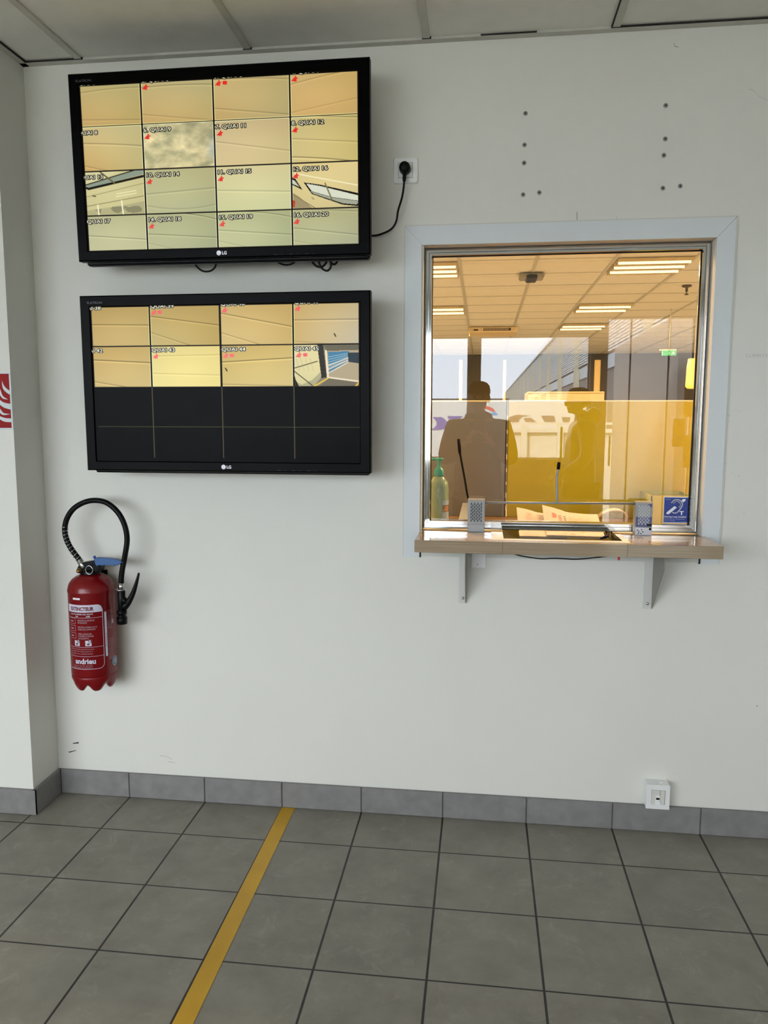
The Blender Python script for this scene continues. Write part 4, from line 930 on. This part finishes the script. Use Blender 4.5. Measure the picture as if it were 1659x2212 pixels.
for poly in ([(-.006, .016), (.0, .02), (.006, .016), (0, .011)], [(-.012, .006), (.008, .009), (.014, .0), (.009, -.001), (.004, .004), (.002, -.004), (.012, -.010), (.008, -.018), (.004, -.012), (-.006, -.006), (-.016, -.016), (-.019, -.012), (-.006, .001)]): m.flat(poly, lambda u, v: (hx+u, 6.499, zz+v), 1)
hx = e0.x+(e1.x-e0.x)*.48
m.flat([(-.002, .016), (.002, .016), (.002, -.004), (.007, -.004), (0, -.016), (-.007, -.004), (-.002, -.004)], lambda u, v: (hx+u, 6.499, zz+v), 1)
m.build('sign_panel', [mat('exit_green', '2E9A62', .5, emit='2E9A62', es=.4), mat('exit_white', 'E8F0D8', .5, emit='E8F0D8', es=.5)], ex)
MB().box(e0.x-.03, e1.x, 6.505, 6.525, e0.z, e0.z+.012).tube([((e0.x+e1.x)/2, 6.515, e0.z), ((e0.x+e1.x)/2, 6.515, CZ-.004)], .004, 8).build('sign_hanger', M_brk, ex)
c = pix((1500, 778), 5.6)
wlp = thing('pendant_lamp', 'warm glowing lamp shade at the far right edge of the glass', 'lamp', (c.x, 5.6, CZ))
MB().lathe([(.055, 1.78), (.075, 1.80), (.070, 2.0), (.060, 2.08), (0, 2.08)], (c.x, 5.6, 0), 24).build('lamp_shade', mat('lamp_shade', 'F4C860', .6, emit='FFC850', es=.9), wlp)
MB().tube([(c.x, 5.6, 2.08), (c.x, 5.6, CZ-.004)], .004, 8).build('lamp_cord', M_brk, wlp)
# things on the counter
M_teal = mat('teal_plastic', '3FA694', .3, noise=.04)
def liquid(name, c):
    m = mat(name, c, .18, noise=.04, nscale=10); m.node_tree.nodes['Principled BSDF'].inputs['Transmission Weight'].default_value = .25; return m
bt = thing('sanitizer_bottle', 'pale green pump bottle with teal pump behind the lower left of the glass', 'bottle', (1.4865, .20, DZ))
bx_, by_ = 1.4865, .20
MB().lathe([(.030, DZ+.0005), (.036, DZ+.006), (.0385, DZ+.09), (.0375, 1.205), (.034, 1.232), (.022, 1.249), (.0165, 1.255), (.0165, 1.262), (0, 1.262)], (bx_, by_, 0), 32).build('bottle_body', liquid('green_gel', 'A9C2A0'), bt)
MB().lathe([(.0185, 1.255), (.0195, 1.262), (.0185, 1.276), (.014, 1.282), (.0075, 1.290), (.0055, 1.312), (.0165, 1.314), (.0170, 1.3225), (0, 1.323)], (bx_, by_, 0), 26).tube([(bx_, by_, 1.318), (bx_-.035, by_-.012, 1.317), (bx_-.045, by_-.015, 1.308)], .005, 10).build('pump', M_teal, bt)
m = MB()
def bl(a, z, d=.0006): a = math.radians(a); return (bx_+(.0383+d)*math.cos(a), by_+(.0383+d)*math.sin(a), z)
def bq(a0, a1, z0, z1, mi, d=.0006):
    for k in range(6):
        b0, b1 = a0+(a1-a0)*k/6, a0+(a1-a0)*(k+1)/6; m.add([bl(b0, z0, d), bl(b1, z0, d), bl(b1, z1, d), bl(b0, z1, d)], [(0, 1, 2, 3)], mi, True)
bq(-64, -8, 1.09, 1.165, 0); bq(-64, -8, 1.121, 1.147, 1, .0008)
for k, zz in enumerate((1.126, 1.132, 1.140)): bq(-62+k*4, -26+k*4, zz-.0030, zz+.0035, 2, .001)
m.build('bottle_label', [mat('label_blue', '9DB6C4', .5, noise=.05), mat('label_dark', '6B5140', .5, noise=.1), mat('label_skin', 'B4855C', .5, noise=.08)], bt)
m = MB(); pb = pix((932, 1001), .22); m.bbox(pb.x-.012, pb.x+.010, .24, .245, pb.z-.006, pb.z+.006, .001)
c = pix((1003, 1120), .36)
mc = thing('desk_microphone', 'black gooseneck microphone on a grey base behind the left speaker box', 'microphone', (c.x, .36, DZ))
mb_ = MB(); L0, L1 = pix((986, 1125), .30).x, pix((1030, 1125), .30).x
mb_.add([(L0, .28, DZ+.0005), (L1, .28, DZ+.0005), (L1, .42, DZ+.0005), (L0+.006, .42, DZ+.0005), (L0+.006, .28, DZ+.025), (L1-.004, .28, DZ+.025), (L1-.008, .42, DZ+.085), (L0+.020, .42, DZ+.085)], [(3,2,1,0), (4,5,6,7), (0,1,5,4), (1,2,6,5), (2,3,7,6), (3,0,4,7)])
mb_.build('microphone_base', mat('base_grey', '55585A', .5, noise=.05), mc, bevel=.003)
gn = spline([(pix((1020, 1110), .40).x, .40, DZ+.07)] + [tuple(pix(q, .38)) for q in ((1011, 1075), (1004, 1035), (997.5, 1000), (993.5, 978))], 6)
MB().tube(gn, .0042, 12).build('gooseneck', M_rubber, mc)
MB().tube([pix(q, .38) for q in ((994, 982), (993, 976), (992, 962), (990.5, 948))], [.0048, .0062, .0068, .0060], 14).build('microphone_capsule', M_rubber, mc)
# papers in the tray
def paper_mat(name):
    return mat(name, 'BDB2A2', .7, noise=.02, nscale=6)
M_paper = paper_mat('paper_peach'); M_inkr = mat('ink_red', 'C06A58', .7, noise=.05); M_ink = mat('ink_grey', '6E5A50', .7, noise=.05); M_inky = mat('ink_yellow', 'E8C21E', .7, noise=.05); M_inkf = mat('ink_faint', 'C9A58E', .7, noise=.05)
def sheet(name, label, x0, x1, lift, prints, slope):
    s_ = MB(); nx_, ny_ = 16, 14
    def pt(u, v, d=0):   # u across 0..1, v front..back 0..1
        y = .035+.245*v; z = 1.0475+.062*v**1.15+.004*math.sin(u*5+lift*90)*v+lift
        z += slope*max(0, (.45-u)/.45)*v**2
        return (x0+(x1-x0)*u+.006*(1-v)*(.5-u), y, z+d)
    vs_ = [pt(i/nx_, j/ny_) for j in range(ny_+1) for i in range(nx_+1)]
    s_.add(vs_, [(j*(nx_+1)+i, j*(nx_+1)+i+1, (j+1)*(nx_+1)+i+1, (j+1)*(nx_+1)+i) for j in range(ny_) for i in range(nx_)], 0, True)
    for (u0, u1, v0, v1, mi) in prints: s_.add([pt(u0, v0, .0008), pt(u1, v0, .0008), pt(u1, v1, .0008), pt(u0, v1, .0008)], [(0, 1, 2, 3)], mi)
    tag(s_.build(name, [M_paper, M_inkr, M_ink, M_inky, M_inkf]), label, 'paper', 'papers in the tray')
pr1 = [(.18+.0*k, .95, .80-.035*k, .808-.035*k, 4) for k in range(9)]+[(.10, .42, .22-.06*k, .226-.06*k, 4) for k in range(4)]+[(.20, .34, .88, .885, 1), (.22, .3, .84, .85, 1)]
sheet('paper_sheet', 'peach paper sheet in the tray, the left one with its corner raised', 1.783, 1.955, 0, pr1, .022)
pr2 = [(.16+.02*k, .20+.02*k, .70+.01*k, .84-.01*k, 1) for k in range(3)]+[(.27, .33, .78-.05*k, .80-.05*k, 1) for k in range(4)]+[(.36, .41, .78-.06*k, .80-.06*k, 2) for k in range(3)]
pr2 += [(.44+.028*k, .45+.028*k, .60, .80+.03*math.sin(k), 4) for k in range(15)]
pr2 += [(.44, .54, .28, .42, 3), (.18, .26, .30, .31, 4), (.18, .26, .42, .43, 4), (.34, .39, .34, .38, 2), (.60, .66, .40, .44, 2), (.68, .74, .36, .42, 1), (.78, .82, .34, .42, 2), (.85, .92, .36, .40, 2), (.62, .66, .26, .30, 3), (.30, .36, .18, .2, 4), (.42, .5, .17, .19, 4)]
sheet('paper_sheet', 'peach paper sheet in the tray, the right one with a yellow printed square', 1.880, 2.088, .0035, pr2, .027)
# white round holder on the counter, box at right
rc = pix((1326, 1112), .46)
hd = MB(); n_ = 20
for k in range(n_):
    t0, t1 = -math.pi*.1+math.pi*1.1*k/n_, -math.pi*.1+math.pi*1.1*(k+1)/n_
    def hpnt(t, r, y): return (rc.x+math.cos(t)*r*1.1, y+.12*(1-math.sin(max(0, t))), DZ+.002+max(0, math.sin(t))*r*1.15)
    for ra, rb in ((.058, .054),):
        A = [hpnt(t0, ra, .40), hpnt(t1, ra, .40), hpnt(t1, ra, .46), hpnt(t0, ra, .46)]; B = [hpnt(t0, rb, .40), hpnt(t1, rb, .40), hpnt(t1, rb, .46), hpnt(t0, rb, .46)]
        hd.add(A+B, [(0,1,2,3), (4,7,6,5), (0,4,5,1), (3,2,6,7)], 0, True)
tag(hd.build('paper_holder', mat('clear_white', 'D9D2B4', .25, noise=.05)), 'curved pale plastic holder standing on the counter left of the right speaker box', 'holder')
b0, b1 = pix((1407, 1071), .40), pix((1500, 1071), .40)
bxo = thing('card_box', 'open pale yellow box behind the hearing loop sticker', 'box', ((b0.x+b1.x)/2, .5, DZ))
m = MB(); x0, x1, yA, yB, zb = b0.x, b1.x, .40, .62, b0.z
m.box(x0, x0+.004, yA, yB, DZ+.0005, zb); m.box(x1-.004, x1, yA, yB, DZ+.0005, zb); m.box(x0, x1, yA, yA+.004, DZ+.0005, zb); m.box(x0, x1, yB-.004, yB, DZ+.0005, zb); m.box(x0, x1, yA, yB, DZ+.0005, DZ+.005)
m.build('box_walls', mat('box_yellow', 'A8A400', .6, noise=.05), bxo)
MB().box(x0+.006, x1-.006, yA+.006, yB-.006, DZ+.006, zb-.012).build('box_contents', mat('contents_yellow', '9A9420', .7, noise=.1), bxo)

# ------------------------------------------------------------------ rear wall fittings (mirrored in the glass)
M_frame = mat('window_frame_white', 'CFCFCB', .4, noise=.03)
def wframe(name, x0, x1, z0, z1, t=.03):
    m = MB(); m.box(x0, x0+t, WY-.09, WY-.05, z0, z1); m.box(x1-t, x1, WY-.09, WY-.05, z0, z1); m.box(x0+t, x1-t, WY-.09, WY-.05, z0, z0+t); m.box(x0+t, x1-t, WY-.09, WY-.05, z1-t, z1)
    return m.build(name, M_frame)
M_pane = glass_mat('pane_glass', 1.25, (.98, .99, .985))
segs = [(WX0+.3, XW-.12, .35, SZH), (XW, MX0, SZ0, SZ1), (MX1, XE, SZ0, SZ1)]
for i, (a, b, z0, z1) in enumerate(segs):
    wfr = wframe('window_%d' % (i+2), a, b, z0, z1, .018); struct(wfr)
    MB().box(a+.015, b-.015, WY-.073, WY-.067, z0+.015, z1-.015).build('window_pane', M_pane, wfr)
dr = wframe('door_1', DX0, DX1, .002, SZD, .018); struct(dr)
m_ = MB()
for qa, qb in ((1361, 1364.5), (1444, 1448)): m_.box(refl((qa, 800), WY).x, refl((qb, 800), WY).x, WY-.09, WY-.05, .02, SZD-.02)
m_.box(DX0+.018, DX1-.018, WY-.085, WY-.055, .02, .12); m_.build('door_rail', M_frame, dr)
MB().tube([(DX0+.06, WY-.03, 1.0), (DX0+.06, WY-.03, 1.3)], .010, 10).build('door_handle', M_steel, dr)
sc = tag(MB().box(3.78, 3.92, -10.4, -6.15, -1.149, 2.62).build('yard_wall', mat('yard_wall_white', '948F88', .7, noise=.03)), 'pale outdoor wall beyond the glazed door, mirrored at the right of the glass', 'wall')
# posters in plastic sleeves on the rear wall
for k, (q, lbl) in enumerate((((1455, 905, 1478, 965), 'wrinkled plastic sleeve notice mirrored at the right of the glass, middle one'), ((1480, 830, 1500, 900), 'wrinkled plastic sleeve notice mirrored at the right edge of the glass, upper one'), ((1478, 940, 1500, 1010), 'wrinkled plastic sleeve notice mirrored at the right edge of the glass, lower one'))):
    a, b = refl((q[0], q[1]), WY+.02), refl((q[2], q[3]), WY+.02)
    m = MB(); nx_ = 8
    for i in range(nx_):
        for j in range(10):
            f = lambda i, j: (a.x+(b.x-a.x)*i/nx_, WY+.012+.012*math.sin(i*2.1+j*1.3+k), a.z+(b.z-a.z)*j/10)
            m.add([f(i, j), f(i+1, j), f(i+1, j+1), f(i, j+1)], [(0, 1, 2, 3)], 0, True)
    tag(m.build('notice_sleeve', mat('sleeve_plastic', 'DAD8CC', .15, noise=.1)), lbl, 'notice', 'notices on the rear wall')
# daylight enters through the real window openings: portals guide the sampling only
for (a, b, z0, z1) in segs+[(DX0, DX1, 0, SZD)]:
    ld = bpy.data.lights.new('window_portal', 'AREA'); ld.shape = 'RECTANGLE'; ld.size = b-a; ld.size_y = z1-z0; ld.cycles.is_portal = True
    o = bpy.data.objects.new('window_portal', ld); COL.objects.link(o); o.location = ((a+b)/2, WY-.16, (z0+z1)/2); o.rotation_euler = (math.radians(90), 0, 0)

# ------------------------------------------------------------------ outdoors, mirrored in the glass
GZ = -1.15
M_asph = mat('asphalt', '6E6E6C', .9, noise=.08, nscale=.6)
struct(MB().box(-60, 60, -170, WY-.16, GZ-.1, GZ).build('ground_yard', M_asph))
tk = thing('delivery_truck', 'white truck body with dark and blue lettering, mirrored in the glass', 'truck', (.5, -15.2, GZ))
M_tw = mat('truck_white', 'D9DCDA', .5, noise=.02); TYf = -14.0
m = MB(); m.bbox(-6.5, 4.25, TYf-2.4, TYf, -.05, 1.87, .03); m.build('truck_box', M_tw, tk)
MB().box(-6.4, 4.2, TYf-2.3, TYf-.1, -.25, -.04).build('chassis', M_dark, tk)
for x_ in (-4.9, -3.7, 2.4): MB().lathe([(.0, -.28), (.42, -.28), (.45, -.24), (.45, -.04), (.42, 0), (0, 0)], (x_, TYf-.15, GZ+.45), 28, axis='y').build('wheel', M_rubber, tk)
gl = MB(); ty_ = TYf+.012
def glyph(pts_, mi): gl.prism([(refl(q, ty_).x, refl(q, ty_).z) for q in pts_], lambda u, v, w_: (u, ty_-w_, v), .008, mi)
glyph([(933.5,901),(953.8,901),(959.8,904.3),(967.6,913.4),(967,921.8),(959.8,926),(949,928.4),(928.4,928.4),(936.9,924.8),(942.3,919.4),(943.5,913.4),(941,907.3)], 0)
glyph([(915,898.9),(928.4,898.9),(935,912),(915,912)], 1); glyph([(966.8,898.9),(1000,898.9),(994,904),(969.4,906.1)], 0)
glyph([(1045,876),(1056.3,878.1),(1064.7,882),(1070.7,889.2),(1064.7,889.5),(1053.9,883.8),(1043,882)], 2); glyph([(1060,891),(1073.2,891.4),(1075.6,896.5),(1062,895.9)], 3)
glyph([(1093,914),(1095,908.8),(1101,900.9),(1114.9,895.9),(1144.7,897.5),(1128.8,899.9),(1120.8,906.9),(1120.8,914)], 1)
glyph([(1130.8,902.5),(1146.7,902.5),(1162,914),(1136.7,914)], 1); glyph([(1169.6,897.9),(1196.4,897.9),(1201,914),(1176,914)], 1); glyph([(1213.3,900.9),(1232,900.9),(1228,914),(1217,914)], 1)
gl.build('truck_lettering', [mat('letter_blue', '5552A8', .5, noise=.02), mat('letter_grey', '6C6670', .5, noise=.02), mat('letter_red', 'D8352C', .5, noise=.02), mat('letter_sky', '3F9BD8', .5, noise=.02)], tk)
br = thing('crash_barrier', 'white barrier with rails in front of the truck, mirrored in the glass', 'barrier', (3, -11.5, GZ))
f = lambda q: refl(q, -11.5)
M_bw = mat('barrier_white', 'C9CAC0', .6, noise=.04)
a, b = f((1088, 912)), f((1330, 990))
MB().box(a.x, b.x, -11.62, -11.58, GZ+.001, f((1100, 934)).z).build('barrier_panel', M_bw, br)
MB().box(a.x, b.x, -11.56, -11.5, f((1100, 917)).z, f((1100, 912)).z).box(a.x, b.x, -11.56, -11.5, f((1100, 934)).z, f((1100, 926)).z).build('rail', M_bw, br)
for q in (1127, 1205, 1290): MB().box(f((q, 900)).x, f((q+13, 900)).x, -11.57, -11.49, GZ+.001, f((q, 914)).z).build('post', M_bw, br)
# warehouse running away from the rear wall
XBd = 1.6463+4.6; 
wh = thing('warehouse', 'long grey warehouse with ribbed cladding receding in the mirrored yard', 'warehouse', (XBd+6, -60, GZ))
top = 1.47+1.14*4.6; mid = 1.47+.53*4.6; low = 1.47+.40*4.6
M_clad = mat('cladding', 'D4D7D9', .5, .2, noise=.03)
m = MB(); yy0, yy1 = -160, -10
m.box(XBd, XBd+12, yy0, yy1, GZ+.001, top-.1)
m.build('warehouse_shell', mat('shell_grey', '6F7072', .7, noise=.05), wh)
m = MB(); nrib = 26
for k in range(nrib):
    z0 = mid+(top-mid)*k/nrib; z1_ = mid+(top-mid)*(k+.55)/nrib; m.box(XBd-.09, XBd, yy0, yy1, z0, z1_); m.box(XBd-.03, XBd, yy0, yy1, z1_, mid+(top-mid)*(k+1)/nrib)
m.box(XBd-.2, XBd, yy0, yy1, top-.12, top)
m.build('ribbed_cladding', M_clad, wh)
MB().box(XBd-.05, XBd, yy0, yy1, low, mid-.1).build('clerestory_band', mat('clerestory', 'A9B3BC', .3, noise=.03), wh)
m = MB(); y = yy1-1
while y > yy0: m.box(XBd-.25, XBd-.01, y-.45, y, GZ+.001, top-.3); y -= 8.2
m.build('pilaster', mat('pilaster_cream', 'B5B3A0', .7, noise=.03), wh)
tag(MB().box(-60, XBd-.5, -125, -120, GZ+.001, 4.6).build('distant_building', mat('far_dark', '3C403C', .8, noise=.1)), 'low dark building beyond the truck in the mirrored yard', 'building')

# ------------------------------------------------------------------ people (seen mirrored in the glass)
def skin_raw(verts, edges, radii, sub=1):
    import bmesh
    me = bpy.data.meshes.new('sk'); bm = bmesh.new(); ly = bm.verts.layers.skin.verify(); bv = []
    for i, (p_, r) in enumerate(zip(verts, radii)):
        v = bm.verts.new(p_); r = r if isinstance(r, tuple) else (r, r); v[ly].radius = r; v[ly].use_root = (i == 0); bv.append(v)
    for a, b in edges: bm.edges.new((bv[a], bv[b]))
    bm.to_mesh(me); bm.free()
    o = bpy.data.objects.new('sk', me); COL.objects.link(o)
    o.modifiers.new('s', 'SKIN'); sb = o.modifiers.new('u', 'SUBSURF'); sb.levels = sub; sb.render_levels = sub
    dg = bpy.context.evaluated_depsgraph_get(); e = bpy.data.meshes.new_from_object(o.evaluated_get(dg), depsgraph=dg)
    vs_ = [tuple(v.co) for v in e.vertices]; fs_ = [tuple(p_.vertices) for p_ in e.polygons]
    bpy.data.objects.remove(o); bpy.data.meshes.remove(me); bpy.data.meshes.remove(e); return vs_, fs_
def fuse(mbd, name, m, parent, vox, smooth=2):
    me = bpy.data.meshes.new('f'); me.from_pydata(mbd.v, [], mbd.f); o = bpy.data.objects.new('f', me); COL.objects.link(o)
    r = o.modifiers.new('r', 'REMESH'); r.mode = 'VOXEL'; r.voxel_size = vox; r.use_smooth_shade = True
    if smooth: s_ = o.modifiers.new('s', 'SMOOTH'); s_.iterations = smooth; s_.factor = .5
    dg = bpy.context.evaluated_depsgraph_get(); e = bpy.data.meshes.new_from_object(o.evaluated_get(dg), depsgraph=dg); e.name = name
    bpy.data.objects.remove(o); bpy.data.meshes.remove(me)
    e.materials.clear(); e.materials.append(m); e.polygons.foreach_set('use_smooth', [True]*len(e.polygons))
    q = bpy.data.objects.new(name, e); COL.objects.link(q); q.parent = parent; return q
def ell(mb, c, r, n=14):
    prof = [(math.sin(math.pi*k/n)*1.0, -math.cos(math.pi*k/n)) for k in range(n+1)]
    mb.lathe([(p_[0] if 0 < i < n else 0, p_[1]) for i, p_ in enumerate(prof)], c, 20, fn=lambda a, rr, z: (rr*math.cos(a)*r[0], rr*math.sin(a)*r[1], z*r[2]))
def hand(mb, wrist, d, side, curl, nrm):
    """palm and five separate fingers; d = direction of the hand, nrm = out of the back of the hand"""
    d = Vector(d).normalized(); nrm = Vector(nrm); nrm = (nrm-d*nrm.dot(d)).normalized(); s_ = d.cross(nrm)*side; w_ = Vector(wrist)
    vs_, fs_ = skin_raw([w_, w_+d*.035, w_+d*.075], [(0, 1), (1, 2)], [(.026, .017), (.036, .014), (.038, .012)]); mb.add(vs_, fs_)
    for i, L in enumerate((.068, .078, .073, .058)):
        off = (-.027+.018*i); p0 = w_+d*.07+s_*off; pts_ = [p0]; dd = d.copy(); 
        for k, fr_ in enumerate((.45, .3, .25)):
            dd = (Matrix.Rotation(-curl*(.6+.5*k)*side, 3, s_*side) @ dd).normalized() if False else (dd*math.cos(curl*(.5+.3*k))-nrm*math.sin(curl*(.5+.3*k))).normalized(); pts_.append(pts_[-1]+dd*L*fr_)
        vs_, fs_ = skin_raw([p0-d*.02]+pts_, [(j, j+1) for j in range(len(pts_))], [.0095, .0095, .009, .0085, .0075]); mb.add(vs_, fs_)
    t0 = w_+d*.02-s_*.024; vs_, fs_ = skin_raw([w_+d*.015, t0, t0+(d*.6-s_*.7-nrm*.3).normalized()*.035, t0+(d*.6-s_*.7-nrm*.3).normalized()*.035+(d*.85-s_*.15-nrm*.5).normalized()*.032], [(0, 1), (1, 2), (2, 3)], [.013, .013, .011, .009]); mb.add(vs_, fs_)
def person(label, loc, rotz, elbow, wrist, hdir, hn, cap_col, jacket, hood, look=0., curl=.5):
    P_ = thing('person', label, 'person', loc, (0, 0, rotz), 'people mirrored in the glass')
    skin_m = mat('skin', 'B98C74', .55, noise=.04, nscale=12); b = MB()
    V_ = [(0,.01,.95), (0,0,1.10), (0,.0,1.27), (0,.01,1.40), (0,.005,1.48), (0,-.01,1.56),
          (.10,.01,.88), (.105,-.005,.49), (.105,.02,.085), (.10,-.09,.045), (-.10,.01,.88), (-.105,-.005,.49), (-.105,.02,.085), (-.10,-.09,.045),
          (.175,.015,1.415), elbow, wrist, (-.175,.015,1.415), (-elbow[0], elbow[1], elbow[2]), (-wrist[0], wrist[1], wrist[2])]
    E_ = [(0,1),(1,2),(2,3),(3,4),(4,5),(0,6),(6,7),(7,8),(8,9),(0,10),(10,11),(11,12),(12,13),(3,14),(14,15),(15,16),(3,17),(17,18),(18,19)]
    R_ = [(.135,.10), (.12,.09), (.14,.10), (.13,.09), (.058,.058), (.055,.055), .085, .056, .038, .035, .085, .056, .038, .035, .055, .040, .026, .055, .040, .026]
    vs_, fs_ = skin_raw(V_, E_, R_); b.add(vs_, fs_)
    hz = 1.625; hy_ = -.018+look
    ell(b, (0, hy_+.012, hz+.025), (.075, .094, .098)); ell(b, (0, hy_-.022, hz-.035), (.058, .066, .078)); ell(b, (0, hy_-.062, hz-.085), (.024, .020, .020))
    ell(b, (0, hy_-.098, hz-.022), (.012, .017, .022)); ell(b, (0, hy_-.088, hz+.005), (.009, .010, .028)); ell(b, (0, hy_-.072, hz+.022), (.050, .016, .010))
    ell(b, (0, hy_-.083, hz-.056), (.022, .011, .006)); ell(b, (0, hy_-.081, hz-.066), (.020, .011, .006))
    for s_ in (-1, 1): ell(b, (s_*.076, hy_+.016, hz-.008), (.009, .018, .030))
    for s_ in (1, -1): hand(b, (s_*wrist[0], wrist[1], wrist[2]), (hdir[0]*s_, hdir[1], hdir[2]), s_, curl, (hn[0]*s_, hn[1], hn[2]))
    body_ = fuse(b, 'body', skin_m, P_, .0055)
    em = MB()
    for s_ in (-1, 1): ell(em, (s_*.031, hy_-.079, hz+.003), (.011, .009, .007), 8)
    em.build('eyes', mat('eye', '2A241E', .2, noise=.02), P_, True)
    # jacket
    j = MB(); vs_, fs_ = skin_raw([(0,.01,.80), (0,.005,.98), (0,0,1.14), (0,.0,1.28), (0,.015,1.42), (0,.015,1.485), (.185,.015,1.405), tuple(Vector(elbow)), tuple(Vector(wrist)*.93+Vector(elbow)*.07), (-.185,.015,1.405), (-elbow[0], elbow[1], elbow[2]), (-(wrist[0]*.93+elbow[0]*.07), wrist[1]*.93+elbow[1]*.07, wrist[2]*.93+elbow[2]*.07)],
        [(0,1),(1,2),(2,3),(3,4),(4,5),(4,6),(6,7),(7,8),(4,9),(9,10),(10,11)], [(.20,.15), (.195,.155), (.19,.155), (.185,.145), (.15,.105), (.085,.085), .082, .068, .043, .082, .068, .043]); j.add(vs_, fs_)
    if hood: ell(j, (0, .105, 1.50), (.13, .07, .075)); ell(j, (0, .05, 1.485), (.115, .10, .045))
    else: ell(j, (0, .02, 1.49), (.105, .095, .040))
    fuse(j, 'jacket', jacket, P_, .010, 3)
    MB().box(-.006, .006, -.178, -.160, .86, 1.40).build('jacket_zip', M_dark, P_, True) if hood else None
    tr_ = MB(); vs_, fs_ = skin_raw([(0,.01,.93), (.095,.01,.84), (.105,-.005,.49), (.107,.02,.10), (-.095,.01,.84), (-.105,-.005,.49), (-.107,.02,.10)], [(0,1),(1,2),(2,3),(0,4),(4,5),(5,6)], [(.16,.12), .108, .080, .066, .108, .080, .066]); tr_.add(vs_, fs_)
    fuse(tr_, 'trousers', mat('dark_trousers', '22242A', .8, noise=.06), P_, .010, 3)
    for s_ in (-1, 1):
        sh_ = MB(); vs_, fs_ = skin_raw([(s_*.105, .055, .045), (s_*.105, -.02, .05), (s_*.108, -.10, .038), (s_*.11, -.165, .034)], [(0,1),(1,2),(2,3)], [(.040,.044), (.044,.048), (.048,.036), (.040,.030)], 2); sh_.add([(x_, y_, max(.002, z_)) for x_, y_, z_ in vs_], fs_)
        sh_.build('shoe', mat('shoe_black', '17171A', .5, noise=.05), P_, True)
    # cap and hair
    h = MB(); n_ = 14
    h.lathe([(1.0, 0), (1.01, .25), (.93, .60), (.72, .85), (.40, .97), (0, 1.0)], (0, hy_+.010, hz+.028), 30, fn=lambda a, rr, z: (rr*math.cos(a)*.0835, rr*math.sin(a)*.103, z*.094))
    bp_ = [(-.070, -.060), (-.066, -.125), (-.035, -.152), (0, -.160), (.035, -.152), (.066, -.125), (.070, -.060)]
    h.prism(bp_, lambda u, v, w_: (u, hy_+v, hz+.028+w_-.10*max(0, -v-.08)-u*u*2.0), .006)
    h.build('cap', cap_col, P_, True)
    hr = MB(); hr.lathe([(.97, -.55), (1.0, -.2), (1.0, .1)], (0, hy_+.018, hz+.020), 30, fn=lambda a, rr, z: (rr*math.cos(a)*.079, max(-.0, rr*math.sin(a))*.098-.002, z*.09))
    hr.build('hair', mat('hair', '3A2E26', .8, noise=.1), P_, True)
    return P_
M_jk1 = mat('jacket_dark', '26262A', .8, noise=.06); M_jk2 = mat('jacket_shell', '3A3C2E', .38, noise=.10, nscale=6, bump=.8, bscale=9)
p1 = person('person in cap and dark jacket holding up a phone, mirrored in the glass', (1.618, -2.985, 0), math.pi, (.255, -.035, 1.145), (.088, -.175, 1.300), (-.42, -.50, .75), (.9, -.15, .3), mat('cap_dark', '1E1F22', .8, noise=.05), M_jk1, False, 0., .55)
ph = thing('phone', 'black phone held up in both hands by the mirrored person in the cap', 'phone', (CAM.x-.020, CAM.y-.0125, CAM.z-.052), tuple(ROT.to_euler()))
MB().bbox(-.036, .036, -.074, .074, -.004, .004, .003).build('phone_body', M_black, ph, True)
MB().bbox(.004, .034, .036, .070, -.0055, -.0035, .001).build('lens_plate', M_dark, ph, True)
p2 = person('person in profile in a hooded jacket and cap, mirrored right of the microphone', (2.515, -4.2, 0), -math.pi/2, (.255, .03, 1.130), (.150, -.17, .985), (-.45, -.6, -.15), (.6, .2, .6), mat('cap_dark', '1E1F22'), M_jk2, True, -.02, .6)
